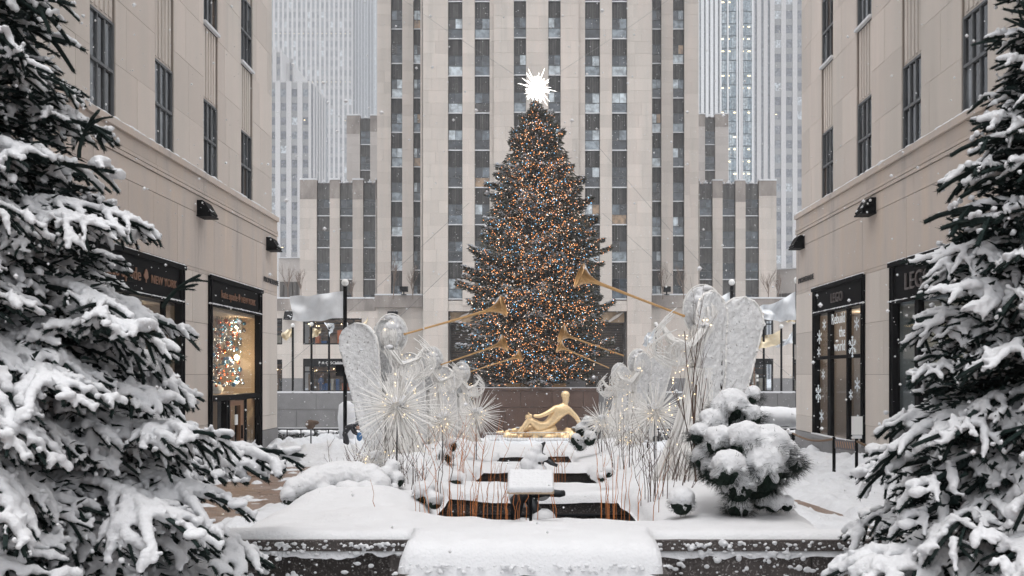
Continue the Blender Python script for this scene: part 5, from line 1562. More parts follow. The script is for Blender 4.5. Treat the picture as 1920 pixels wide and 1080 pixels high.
starburst(1128, 790, 18.0, .55, "white rod starburst near the far dark shrub on the pine side", 130, 5)
starburst(1180, 815, 16.0, .45, "low white rod starburst among the brown twigs on the pine side", 120, 6)
starburst(700, 868, 10.8, .36, "low drooping white starburst at the foot of the biggest starburst", 110, 7)

# ------------------------------------------------------------------ leafless twig clumps
def twigs(px, py, Y, n, h, spread, label, m, seed, lean=.25, br=True, rad=.0045):
    rr = random.Random(seed); c = at(px, py, Y); e_z = float(bz(Y))
    b = MB()
    for i in range(n):
        x = rr.gauss(0, spread * .4); y = rr.uniform(-.25, .25); hh = h * rr.uniform(.5, 1.1)
        dx = x / max(spread, .01) * lean * hh + rr.uniform(-.08, .08) * hh; pts = [(x, y, -.25)]
        for k in range(1, 6):
            t = k / 5; pts.append((x + dx * t ** 1.3 + rr.uniform(-.012, .012), y + rr.uniform(-.015, .015), hh * t))
        b.tube(pts, [rad, rad, rad * .9, rad * .75, rad * .55, rad * .3], 4, False)
        if br:
            for q in range(rr.randrange(1, 5)):
                k = rr.randrange(2, 5); p = Vector(pts[k]); s = rr.choice((-1, 1))
                b.tube([p, p + Vector((s * .06, 0, .09)) * rr.uniform(.6, 1.6), p + Vector((s * .10, 0, .2)) * rr.uniform(.7, 1.6)], [rad * .6, rad * .5, rad * .25], 3, False)
    o = b.build("twig_clump", m, loc=(c.x, Y, e_z)); tag(o, label, "twigs", "leafless twig clumps in the bed")
twigs(880, 960, 7.75, 34, .42, .85, "dense orange twigs before the first pool, flagpole side", M_twig, 1, .12, False, .0034)
twigs(850, 940, 7.95, 8, .75, .45, "tall thin orange stems at the corner of the first pool", M_twig, 2, .25, True, .0036)
twigs(1150, 960, 7.85, 18, .62, .65, "fanned orange twigs before the first pool, pine shrub side", M_twig, 3, .30, False, .0034)
twigs(1225, 930, 8.9, 18, .80, .36, "dark branching twigs with orange tips between pool and ball shrub", M_twigd, 4, .5)
twigs(1180, 880, 13.3, 16, .9, .5, "brown twigs under the pine side starbursts", M_twigd, 5, .4)
twigs(760, 890, 9.8, 22, .70, .7, "upright brown twigs below the biggest starburst", M_twigd, 6, .2)
twigs(690, 880, 11.0, 22, .60, .6, "brown twigs at the bed's outer corner near the black flagpole", M_twigd, 7, .25)
twigs(860, 880, 13.0, 16, .85, .6, "rusty twigs around the dark evergreen under the middle angel", M_twig, 8, .3)
twigs(1050, 870, 12.0, 7, .7, .8, "sparse orange stems rising before the third pool", M_twig, 9, .3)
twigs(1150, 850, 19, 16, 1.1, .8, "rust brown twigs beside the distant dark shrub", M_twigd, 10, .4)
twigs(1265, 850, 10.3, 10, .7, .5, "brown twigs woven against the largest angel's hem", M_twigd, 11, .3)
# tall bare twigs rising behind the largest angel
def bare_tree(loc, H, label, seed, spread=.5, m=None, rad=.05, lv=4, group=None, n0=5):
    rr = random.Random(seed); b = MB()
    def grow(p, d, l, r, k):
        pts = [p]; dd = d
        for i in range(3): dd = (dd + Vector((rr.uniform(-.12, .12), rr.uniform(-.12, .12), .05))).normalized(); pts.append(pts[-1] + dd * l / 3)
        b.tube(pts, [r, r * .9, r * .8, r * .6], 4 if k < 2 else 3, False)
        if k >= lv: return
        for j in range(n0 if k == 0 else rr.choice((2, 3, 3))):
            t = rr.uniform(.35, 1.0); q = pts[min(3, int(t * 3))]
            grow(q, (dd + Vector((rr.uniform(-1, 1), rr.uniform(-1, 1), rr.uniform(.0, .5))) * spread).normalized(), l * rr.uniform(.55, .8), r * .55, k + 1)
    grow(Vector((0, 0, 0)), Vector((0, 0, 1)), H * .42, rad, 0)
    o = b.build("bare_tree", m or M_baretwig, loc=loc); tag(o, label, "bare tree", group); return o
for i, (px, Y, h, lb) in enumerate(((737, 97.2, 6.3, "bare street tree before the tower's first pier, next to the flat flood lamp"), (774, 97.3, 5.8, "bare street tree between the tower's two dark window bays"), (541, 99.6, 5.2, "bare street tree before the dark upright fins by the shop corner"),
                                     (565, 99.8, 4.6, "faint bare tree against the pale wing pier above the silver flag"), (660, 99.9, 3.6, "small faint bare tree between the wing's second and third window bays"), (1243, 97.2, 6.2, "bare street tree over the roof edge above the angels"), (1282, 97.3, 5.2, "bare street tree right of the flat roof lamp on the pine side"),
                                     (1440, 99.8, 5.4, "bare street tree by the wing's plain end pier"), (1458, 99.9, 5.0, "bare street tree touching the angled metal fins"))):
    bare_tree(Vector((XP(px, Y), Y, 11.1)), h, lb, 70 + i, .42, group="bare trees on the terrace", rad=.06)
bare_tree(Vector((1.9, 10.2, 1.3)), 3.4, "dark bare sapling rising behind the largest angel's halo", 91, .5, M_twigd, .014, 3, n0=4)

# ------------------------------------------------------------------ snowy evergreens in the bed
def shrub(blobs, label, seed, needle=.05, dens=900, snow_k=.92, vox=.016, name="evergreen_shrub", cat="shrub", cutoff=-.15):
    """blobs: (px, py, Y, radius in m); snow pillows over dark tufts of needles"""
    rr = random.Random(seed); C = [(at(px, py, Y), r) for px, py, Y, r in blobs]
    base = Vector((sum(c.x for c, r in C) / len(C), sum(c.y for c, r in C) / len(C), min(c.z - r for c, r in C)))
    e = empty(name, base); tag(e, label, cat)
    nb_ = MB(); sb = MB()
    for c, r in C:
        c = c - base
        for i in range(int(dens * r * r * 30)):
            d = Vector((rr.gauss(0, 1), rr.gauss(0, 1), rr.uniform(-1.3, .35))).normalized()
            p = c + Vector((d.x * r, d.y * r, d.z * r * .85)) * rr.uniform(.80, 1.06)
            dd = (Vector((d.x, d.y, d.z * .5)) + Vector((rr.uniform(-.4, .4), rr.uniform(-.4, .4), rr.uniform(-.45, .2)))).normalized(); l = needle * rr.uniform(.7, 1.2)
            w = dd.cross(Vector((.3, .4, 1))).normalized() * .0024
            nb_.add([p - w, p + w, p + dd * l], [(0, 1, 2)])
        sb.ball(c + Vector((0, 0, r * .34)), r * snow_k * 1.0, 12, 8, (1, 1, .80))
        for i in range(int(14 + r * 90)):
            d = Vector((rr.gauss(0, 1), rr.gauss(0, 1), rr.uniform(-.9, .5))).normalized(); s = r * rr.uniform(.08, .22)
            sb.ball(c + Vector((d.x * r, d.y * r, d.z * r * .8)) * .92, s, 6, 5)
    k = MB()
    for c, r in C: k.ball(c - base - Vector((0, 0, r * .1)), r * .8, 9, 6)
    k.build("inner_mass", M_needle2, e)
    nb_.build("needles", M_needle2, e)
    link(bpy.data.objects.new("snow", remesh(sb, vox, 5, "snow", disp=.014 if C[0][1] > .1 else .008, dfreq=9)), e)
    return e
shrub([(1372, 765, 8.1, .18), (1355, 772, 8.1, .14), (1411, 742, 8.2, .085), (1335, 795, 8.0, .13), (1410, 780, 8.0, .11), (1348, 830, 7.7, .15), (1312, 815, 7.9, .11), (1325, 858, 7.8, .14), (1400, 832, 7.6, .19), (1440, 845, 7.6, .22), (1465, 862, 7.7, .19), (1430, 880, 7.5, .22), (1365, 882, 7.4, .17), (1385, 912, 7.4, .15), (1385, 950, 7.5, .12), (1420, 905, 7.6, .17), (1490, 868, 7.9, .10), (1340, 880, 7.7, .13)],
      "large dark pine shrub bowed under thick snow pillows, at the foot of the largest angel", 1, .095, 1500)
shrub([(1278, 942, 7.6, .125)], "small round ball shrub capped with snow beside the big pine shrub", 2, .02, 1700, .96)
shrub([(1450, 942, 7.6, .10), (1475, 945, 7.6, .07), (1425, 940, 7.6, .08)], "low flat snow mound shrub just behind the big pine shrub's outer side", 3, .03, 1200, 1.0)
shrub([(560, 922, 8.9, .15), (578, 916, 9.0, .17), (598, 910, 9.2, .19), (620, 908, 9.3, .21), (642, 906, 9.4, .22), (665, 906, 9.4, .21), (688, 908, 9.3, .19), (542, 932, 8.8, .09), (708, 914, 9.2, .14), (600, 928, 9.0, .13), (650, 928, 9.0, .14), (685, 928, 9.0, .12)],
      "wide low evergreen buried in smooth snow beside the bare paved path", 4, .03, 1400, 1.0)
shrub([(735, 878, 9.6, .10), (722, 893, 9.5, .11), (745, 900, 9.5, .09), (738, 918, 9.4, .07)], "upright dark evergreen tuft with snow clumps at the end of the buried evergreen", 5, .03, 1500, .88)
shrub([(1090, 805, 19, .17), (1080, 824, 18.8, .15), (1105, 822, 18.8, .18), (1102, 790, 19, .13), (1118, 806, 19, .12), (1088, 835, 18.8, .14)], "distant dark evergreen beside the golden statue", 6, .06, 900, .78, .025)
shrub([(835, 855, 14.4, .15), (845, 835, 14.5, .13), (828, 875, 14.2, .13)], "dark evergreen half hidden behind the middle flagpole side starburst", 7, .05, 700, .80, .025)
shrub([(855, 900, 10.9, .09), (835, 915, 10.7, .08)], "tiny snow covered evergreen at the second pool's corner", 8, .02, 1500, .95)
shrub([(1140, 885, 10.9, .08), (1128, 895, 10.8, .06)], "tiny snowy tuft on the pine side corner of the second pool", 9, .02, 1500, .95)
shrub([(795, 925, 8.9, .12), (815, 940, 8.8, .09)], "small rounded snow clump shrub before the first pool's flagpole side corner", 10, .02, 1300, 1.0)

# ------------------------------------------------------------------ sign on a post, bronze figures
e = empty("plaque_stand", at(995, 1003, 7.25)); tag(e, "snow covered square plaque on a thin black post in the middle of the bed", "plaque")
b = MB(); b.tube([(0, 0, -.1), (0, 0, .38)], .013, 8); b.build("post", M_black, e)
T_ = Matrix.Rotation(R(-38), 4, 'X')
b = MB(); b.box(-.185, .185, -.13, .13, -.012, .0); b.box(-.192, -.182, -.135, .135, -.012, .012); b.box(.182, .192, -.135, .135, -.012, .012); b.box(-.182, .182, -.14, -.13, -.012, .012)
pb = b.build("board", mat("pale bronze", (.42, .33, .24), .5, metal=.3), e); pb.location = (0, 0, .43); pb.rotation_euler = (R(28), 0, 0)
s = MB(); rr = random.Random(3)
for i in range(11):
    for j in range(8): s.ball((-.165 + .033 * i, -.12 + .034 * j, .020 + .006 * rr.random()), .030, 7, 5, (1, 1, 1.1))
sn = bpy.data.objects.new("snow", remesh(s, .01, 4, "snow")); link(sn, e); sn.location = (0, 0, .43); sn.rotation_euler = (R(28), 0, 0)
def figure(c, pts, label, seed, extra=(), balls=()):
    e = empty("fountain_figure", c); tag(e, label, "bronze figure")
    b = MB()
    for p in pts: b.tube(p[0], p[1], 9)
    b.build("body", M_bronze, e, True)
    s = MB()
    for bb in balls: s.ball(bb[0], bb[1], 10, 7, (1, 1, .85))
    link(bpy.data.objects.new("snow", remesh(s, .014, 3, "snow")), e)
figure(at(992, 955, 8.6), [([(-.13, 0, -.1), (-.12, 0, .08), (-.05, 0, .16), (.06, 0, .18)], [.05, .075, .08, .06]), ([(.0, 0, .15), (.16, -.02, .17), (.30, -.02, .155), (.345, 0, .16)], [.055, .042, .036, .03]), ([(.0, .0, .12), (.10, 0, -.06), (.06, 0, -.2)], [.06, .05, .05])],
       "dark bronze fountain figure in the first pool directly behind the plaque", 1, balls=[((-.1, 0, .20), .08), ((.02, 0, .22), .09), ((.0, .1, .2), .13), ((.12, .1, .15), .1), ((-.08, .15, .1), .13), ((.14, 0, -.1), .13), ((-.06, -.02, -.22), .17), ((.05, 0, -.25), .16)])
figure(at(1005, 896, 11.5), [([(-.10, 0, -.1), (-.04, 0, .12), (.05, 0, .34)], [.12, .14, .08]), ([(.04, 0, .34), (.07, 0, .42), (.12, -.02, .47)], [.05, .04, .012]), ([(.08, -.05, .28), (.2, -.08, .20), (.28, -.1, .17)], [.035, .028, .02]), ([(-.1, 0, .3), (-.14, -.03, .15)], [.03, .025]), ([(.1, -.05, -.02), (.13, -.05, -.14)], [.05, .04])],
       "snow covered kneeling bronze figure between the second and third pools", 2, balls=[((-.0, -.03, .36), .085), ((.04, -.03, .42), .05), ((-.05, -.05, .27), .11), ((-.09, -.05, .18), .13), ((.06, -.06, .27), .07), ((.12, -.08, .27), .045), ((.03, -.04, .1), .12), ((-.12, -.05, -.02), .12), ((-.2, 0, -.1), .13), ((0, -.05, -.15), .14), ((.08, .05, 0), .10)])

# ------------------------------------------------------------------ golden reclining figure
def skin_body(joints, edges, m, name, parent, sub=2):
    me = bpy.data.meshes.new(name); me.from_pydata([j[0] for j in joints], edges, [])
    o = bpy.data.objects.new("tmp", me); COL.objects.link(o)
    o.modifiers.new("s", 'SKIN'); sm = o.modifiers.new("u", 'SUBSURF'); sm.levels = sub; sm.render_levels = sub
    for i, j in enumerate(joints):
        r = j[1] if hasattr(j[1], '__len__') else (j[1], j[1]); me.skin_vertices[0].data[i].radius = r
    me.skin_vertices[0].data[0].use_root = True
    dg = bpy.context.evaluated_depsgraph_get(); m2 = bpy.data.meshes.new_from_object(o.evaluated_get(dg)); m2.materials.clear(); m2.materials.append(m)
    m2.polygons.foreach_set("use_smooth", [True] * len(m2.polygons))
    bpy.data.objects.remove(o); r = bpy.data.objects.new(name, m2); return link(r, parent)
YS = 63.0
def sp(px, py, dy=0): v = at(1021 + (px - 1006) * 1.26, 824 - (824 - py) * 1.13, YS); return (v.x, dy, v.z)
e = empty("golden_statue", (0, YS, 0)); tag(e, "gilded reclining figure on a golden rocky base in front of the brown granite wall", "statue")
J = [(sp(1012, 806), .46), (sp(1017, 794), .44), (sp(1025, 781), .52), (sp(1032, 771), .50), (sp(1036, 765), .22), (sp(1038, 760), .25), (sp(1037, 753), .32), (sp(1036, 747), .18),   # 0 pelvis .. 7 crown
     (sp(1022, 772, -.2), .24), (sp(1010, 780, -.5), .19), (sp(998, 785, -.6), .15), (sp(989, 784, -.6), .13),    # arm laid along the raised knee
     (sp(1043, 776, .1), .24), (sp(1054, 788, .2), .19), (sp(1060, 802, .1), .15), (sp(1062, 810, .0), .13),   # arm propped on the rock
     (sp(1000, 804, -.3), .38), (sp(984, 790, -.4), .30), (sp(976, 803, -.4), .22), (sp(966, 814, -.4), .15),    # bent leg
     (sp(1000, 809, .3), .36), (sp(982, 806, .4), .30), (sp(964, 809, .3), .21), (sp(946, 813, .3), .14)]   # stretched leg
E = [(0, 1), (1, 2), (2, 3), (3, 4), (4, 5), (5, 6), (6, 7), (3, 8), (8, 9), (9, 10), (10, 11), (3, 12), (12, 13), (13, 14), (14, 15), (0, 16), (16, 17), (17, 18), (18, 19), (0, 20), (20, 21), (21, 22), (22, 23)]
skin_body(J, E, M_gold, "body", e)
b = MB()
for hx, hy, dy, dirs in ((985, 784, -.65, [(-.45, -.05), (-.45, -.18), (-.42, .08), (-.35, -.3), (-.2, .3)]), (1063, 812, 0, [(.35, -.2), (.25, -.35), (.1, -.4), (.42, -.05), (-.25, -.25)])):
    p = Vector(sp(hx, hy, dy)); b.ball(p, .15, 8, 6, (1, .6, .9))
    for dx, dz in dirs: b.tube([p, p + Vector((dx * .5, -.03, dz * .5)), p + Vector((dx * .8, -.08, dz * .9 - .04))], [.055, .05, .035], 6)
for fx, fy, dy in ((962, 817, -.4), (942, 813, .3)):
    p = Vector(sp(fx, fy, dy)); b.tube([p + Vector((.16, 0, .08)), p, p + Vector((-.2, -.05, .02)), p + Vector((-.38, -.08, .06))], [.13, .14, .11, .06], 8)
b.build("hands_and_feet", M_gold, e, True)
b = MB(); p = Vector(sp(1037, 754, -.30)); b.ball(p + Vector((0, -.02, .0)), .05, 6, 5, (.8, 1.3, 1.6)); b.ball(p + Vector((-.1, .04, .08)), .035, 6, 4); b.ball(p + Vector((.1, .04, .08)), .035, 6, 4); b.ball(p + Vector((0, .02, -.12)), .05, 6, 4, (1.6, .8, .5))
b.ball(sp(1037, 750, .06), .34, 12, 8, (.95, .95, .9))
b.build("face_and_hair", M_gold, e, True)
b = MB(); b.tube([sp(1022, 806, .1), sp(1005, 813, -.2), sp(990, 812, -.1), sp(974, 818, -.1)], [.36, .34, .28, .15], 8); b.tube([sp(1024, 792, .4), sp(1012, 802, .5), sp(1000, 812, .3)], [.2, .26, .2], 8); b.build("drapery", M_gold, e, True)
b = MB(); rr = random.Random(8)
for i in range(60): b.ball(sp(rr.uniform(950, 1066), rr.uniform(815, 826), rr.uniform(-.3, .8)), rr.uniform(.22, .40), 7, 5, (1.2, 1, .9))
for i in range(14): b.ball(sp(rr.uniform(1035, 1064), rr.uniform(806, 818), rr.uniform(0, .5)), rr.uniform(.2, .3), 7, 5)
link(bpy.data.objects.new("base", remesh(b, .07, 2, "base", M_gold)), e)
b = MB()
for px, py, r_ in ((984, 788, .14), (1001, 800, .18), (990, 795, .13), (966, 806, .14), (976, 803, .13), (954, 809, .12), (1022, 773, .15), (1043, 774, .13), (1036, 747, .17), (1052, 806, .2), (1062, 812, .16), (950, 816, .18), (978, 816, .15), (1010, 812, .14)):
    b.ball(sp(px, py - 1.5, .05), r_, 7, 5, (1.6, 1.2, .45))
link(bpy.data.objects.new("snow", remesh(b, .05, 3, "snow")), e)
# snowy plinth under it
e = empty("fountain_basin", (0, 61, 0)); tag(e, "snow covered fountain basin edge under the golden statue", "fountain")
z0_ = at(0, 832, 61).z
cube("rim", M_gran_d, e, XP(905, 61), XP(1068, 61), 0, 5, z0_ - 3, z0_); cube("snow_cap", M_snow, e, XP(905, 61), XP(1068, 61), -.1, 5, z0_, z0_ + .3)
# crowd barrier
def barrier(px0, px1, Y, top, bot, label):
    e = empty("metal_barrier", at(px0, bot, Y)); tag(e, label, "barrier", "grey metal crowd barriers before the statue")
    w = (px1 - px0) * Y / F; h = (bot - top) * Y / F
    b = MB(); b.tube([(0, 0, 0), (0, 0, h * .8), (.06, 0, h * .95), (.16, 0, h), (w - .16, 0, h), (w - .06, 0, h * .95), (w, 0, h * .8), (w, 0, 0)], .021, 6); b.tube([(0, 0, h * .12), (w, 0, h * .12)], .018, 5)
    b.build("frame", mat("galvanised steel", (.42, .43, .44), .4, metal=.6), e)
    n = int(w / .2)
    for i in range(1, n): q = MB(); q.tube([(w * i / n, 0, h * .12), (w * i / n, 0, h)], .010, 4); q.build("bar", _N["galvanised steel"], e)
barrier(905, 947, 58, 812, 840, "short grey metal crowd barrier next to the last starburst")
barrier(952, 1068, 58, 811, 840, "long grey metal crowd barrier in front of the golden statue")

# ------------------------------------------------------------------ flags and poles
M_silver = mat("silver cloth", (.74, .76, .78), .6, metal=.0, var=.08, vscale=3, coord='obj')
M_goldf = mat("gold cloth", (.78, .66, .46), .4, metal=.3, var=.08, vscale=3, coord='obj')
def flagpole(px, Y, top_py, zbase, rad, label, flag=None, seed=0, lamp=False, ball=True):
    p0 = Vector((XP(px, Y), Y, zbase)); ht = CZ + (CY - top_py) * Y / F - zbase
    e = empty("flagpole", p0); tag(e, label, "flagpole")
    b = MB(); b.tube([(0, 0, -.3), (0, 0, ht)], rad, 10); b.build("pole", M_black, e)
    if ball: o = bpy.data.objects.new("finial", _ball(M_white)); o.location = (0, 0, ht + rad * 2.0); o.scale = (rad * 1.9,) * 3; link(o, e)
    if flag:  # (points at hoist top, hoist bottom, fly top, fly bottom in px, material, fold amp)
        (hx, hy0), (_, hy1), (fx0, fy0), (fx1, fy1), m_, amp = flag
        A, B_, C_, D_ = [at(x, y, Y) - p0 for x, y in ((hx, hy0), (hx, hy1), (fx0, fy0), (fx1, fy1))]
        n, k = 26, 12; v = []; rr = random.Random(seed); ph = rr.uniform(0, 6)
        for i in range(n + 1):
            t = i / n
            for j in range(k + 1):
                s_ = j / k; a_ = A.lerp(C_, t); b_ = B_.lerp(D_, t); p = a_.lerp(b_, s_)
                w_ = amp * t ** .6
                p.y += w_ * (1.1 * math.sin(t * 8 + s_ * 3.4 + ph) + .25 * math.sin(t * 19 - s_ * 7 + ph) + .5 * math.sin(t * 15 - s_ * 5 + ph * 2) + .35 * math.sin(s_ * 11 + t * 4 + ph))
                p.z += w_ * .35 * math.sin(t * 7 + ph) * (1 - .3 * s_) + w_ * .15 * math.sin(t * 17 + s_ * 3)
                p.x += w_ * .3 * math.sin(s_ * 6 + ph + t * 3)
                v.append(p)
        f_ = [(i * (k + 1) + j, i * (k + 1) + j + 1, (i + 1) * (k + 1) + j + 1, (i + 1) * (k + 1) + j) for i in range(n) for j in range(k)]
        q = MB(); q.add(v, f_); q.build("flag", m_, e, True)
    return e
S_, G_ = M_silver, M_goldf
Yp = 34.0
e = flagpole(647, Yp, 537, -.25, .075, "nearest tall black flagpole with globe top flying a big silver flag", ((645, 546), (645, 596), (545, 557), (549, 604), S_, .17), 1)
cube("flood_lamp", M_black, e, -.32, -.05, -.2, .1, 3.0, 3.45); cube("bracket", M_black, e, -.1, .14, -.1, .1, 3.4, 3.85); cube("snow", M_snow, e, -.34, -.05, -.22, .12, 3.45, 3.52)
Yq = 67.5
for i, (px, top, fl, lb) in enumerate((
    (549, 614, ((549, 615), (549, 632), (525, 624), (533, 638), G_, .2), "small black flagpole nearest the shop corner with gold flag"),
    (584, 612, ((585, 615), (585, 634), (604, 618), (600, 628), G_, .2), "small black flagpole with short gold flag before the toy shop window"),
    (617, 614, ((617, 615), (617, 637), (605, 603), (626, 608), S_, .25), "small black flagpole with curled silver flag before the toy shop window"),
    (649, 612, ((650, 607), (650, 644), (664, 622), (658, 636), S_, .2), "small black flagpole with silver flag partly behind the nearest tall pole"),
    (685, 616, ((684, 645), (676, 620), (690, 590), (678, 610), G_, .2), "small black flagpole with upswept gold flag, fourth along from the tall pole"),
    (717, 613, ((717, 620), (717, 640), (692, 616), (700, 622), G_, .2), "small black flagpole with gold flag behind the winged angel's halo"),
    (751, 611, None, "small black flagpole without visible flag beside the first trumpet's mouth"),
    (1230, 612, ((1228, 617), (1228, 640), (1205, 634), (1210, 650), S_, .3), "small black flagpole with silver flag behind the largest angel's raised arm"),
    (1371, 600, ((1371, 612), (1371, 640), (1350, 630), (1352, 650), G_, .2), "small black flagpole hidden behind the largest angel's wing"),
    (1432, 612, ((1428, 617), (1428, 646), (1403, 626), (1404, 648), G_, .2), "small black flagpole with gold flag nearest the largest wing's edge"),
    (1465, 616, ((1463, 619), (1463, 645), (1412, 640), (1408, 660), G_, .25), "small black flagpole with long drooping gold flag"),
    (1488, 608, ((1489, 620), (1489, 643), (1466, 640), (1450, 652), S_, .3), "small black flagpole with silver flag at the decal building's edge"))):
    flagpole(px, Yq, top, .8, .085, lb, fl, 20 + i)
flagpole(1372, 60, 536, .3, .12, "tall black flagpole with globe top and silver flag behind the largest wing", ((1372, 547), (1372, 590), (1310, 570), (1335, 612), S_, .3), 3)
flagpole(1495, 48, 532, -.3, .1, "flagpole hidden by the decal building whose silver flag streams past its edge", ((1494, 546), (1494, 600), (1422, 580), (1432, 602), S_, .28), 4)
flagpole(1497, 62, 580, .3, .1, "flagpole hidden by the decal building with a furled gold flag tip showing", ((1496, 588), (1496, 604), (1478, 596), (1476, 604), G_, .2), 5)

# ------------------------------------------------------------------ railings, hedges, posts
def railing(x0, x1, Y, label):
    e = empty("railing", (0, Y, -.44)); tag(e, label, "railing", "black railings at the edge of the sunken plaza")
    cube("rail", M_black, e, x0, x1, -.03, .03, .70, .76); cube("rail", M_black, e, x0, x1, -.02, .02, .12, .16); cube("snow", M_snow, e, x0, x1, -.035, .035, .76, .80)
    cube("kerb", M_black, e, x0, x1, -.1, .1, .0, .09)
    n = int((x1 - x0) / .62)
    for i in range(n + 1): x = x0 + (x1 - x0) * i / n; cube("post", M_black, e, x - .02, x + .02, -.02, .02, .09, .70)
railing(-19, -4.4, 40.2, "black railing with snowy top rail before the grey wall, flagpole side")
railing(4.4, 19, 40.2, "black railing with snowy top rail behind the big pine shrub")
def hedge(x0, x1, Y, label, seed):
    rr = random.Random(seed); e = empty("hedge", ((x0 + x1) / 2, Y, -.45)); tag(e, label, "hedge"); b = MB(); s = MB(); w = (x1 - x0) / 2
    for i in range(int(w * 700)):
        c = Vector((rr.uniform(-w, w), rr.uniform(-.35, .35), rr.uniform(0, .55))); leafquad(b, c, Vector((rr.uniform(-1, 1), rr.uniform(-1, 1), rr.uniform(-.3, 1))), .08, .04, rr)
    for i in range(int(w * 24)): s.ball((rr.uniform(-w, w), rr.uniform(-.35, .3), rr.uniform(.46, .6)), rr.uniform(.07, .2), 7, 5, (1.3, 1.2, .5))
    for i in range(int(w * 12)): s.ball((rr.uniform(-w, w), rr.uniform(-.4, -.3), rr.uniform(.1, .45)), rr.uniform(.04, .08), 6, 4, (1.3, 1, .6))
    b.build("leaves", M_needle2, e); link(bpy.data.objects.new("snow", remesh(s, .035, 2, "snow")), e)
hedge(-19, -4.4, 41.0, "clipped dark hedge with snow lying on it behind the flagpole side railing", 3)
hedge(4.4, 19, 41.0, "clipped dark hedge with snow lying on it behind the pine side railing", 4)
# roped stanchions with notice
for i, (px, py, Y, h, lb) in enumerate(((1487, 858, 25.6, .95, "black rope post at the building corner beside the railing"), (1564, 895, 20.3, 1.0, "black rope post holding the striped tape box before the decal window"), (1606, 893, 19.0, 1.05, "black post carrying a white snowy notice board before the decal window"), (1690, 905, 17.5, 1.0, "black rope post half hidden by the shorter spruce"))):
    X_ = XP(px, Y); z0_ = float(gz(Y)); e = empty("rope_post", (X_, Y, z0_)); tag(e, lb, "post", "roped black posts in front of the decal window")
    b = MB(); b.tube([(0, 0, -.1), (0, 0, h)], .035, 8); b.tube([(0, 0, -.05), (0, 0, .1)], .13, 12); b.build("post", M_black, e)
    if i == 1: q = MB(); q.tube([(.09, .3, -.1), (.09, .3, h)], .03, 8); q.build("second_post", M_black, e)
    if i == 2:
        cube("board", M_black, e, -.17, .17, -.02, .03, h + .02, h + .46); cube("notice", M_white, e, -.12, .12, -.035, -.02, h + .06, h + .46); cube("snow", M_snow, e, -.1, .1, -.05, .05, h - .02, h + .05)
RP = [Vector((XP(1487, 25.6), 25.6, float(gz(25.6)) + .93)), Vector((XP(1564, 20.3), 20.3, float(gz(20.3)) + .97)), Vector((XP(1606, 19.0), 19.0, float(gz(19)) + .97)), Vector((XP(1690, 17.5), 17.5, float(gz(17.5)) + .95))]
M_rope = mat("brown rope", (.16, .10, .06), .9, rnd=.2)
for i, lb in ((0, "brown rope slung between corner post and tape box post"), (2, "thick brown rope with snow slung towards the shorter spruce")):
    a, c = RP[i], RP[i + 1]; q = MB(); q.tube([a.lerp(c, t) - Vector((0, 0, .12 * math.sin(math.pi * t))) for t in np.linspace(0, 1, 9)], .028, 7); tag(q.build("rope", M_rope), lb, "rope")
a, c = RP[1], RP[2]; e = empty("tape_barrier", a); tag(e, "grey tape with slanting orange stripes between two black posts", "barrier tape")
q = MB(); d_ = c - a; q.add([(0, 0, -.22), tuple(d_ + Vector((0, 0, -.22))), tuple(d_), (0, 0, 0)], [(0, 1, 2, 3)]); q.add([(0, .01, -.22), (d_.x, d_.y + .01, d_.z - .22), (d_.x, d_.y + .01, d_.z), (0, .01, 0)], [(3, 2, 1, 0)])
q.build("tape", mat("grey tape", (.10, .095, .10), .6), e)
for i in range(9):
    t = .06 + i * .105; p_ = d_ * t; p2 = d_ * (t + .05); q = MB()
    q.add([(p_.x, p_.y - .006, p_.z - .04), (p_.x + d_.x * .025, p_.y + d_.y * .025 - .006, p_.z - .04), (p2.x + d_.x * .025, p2.y + d_.y * .025 - .006, p2.z - .18), (p2.x, p2.y - .006, p2.z - .18)], [(0, 3, 2, 1)])
    q.build("stripe", mat("orange tape stripe", (.50, .24, .10), .6), e)

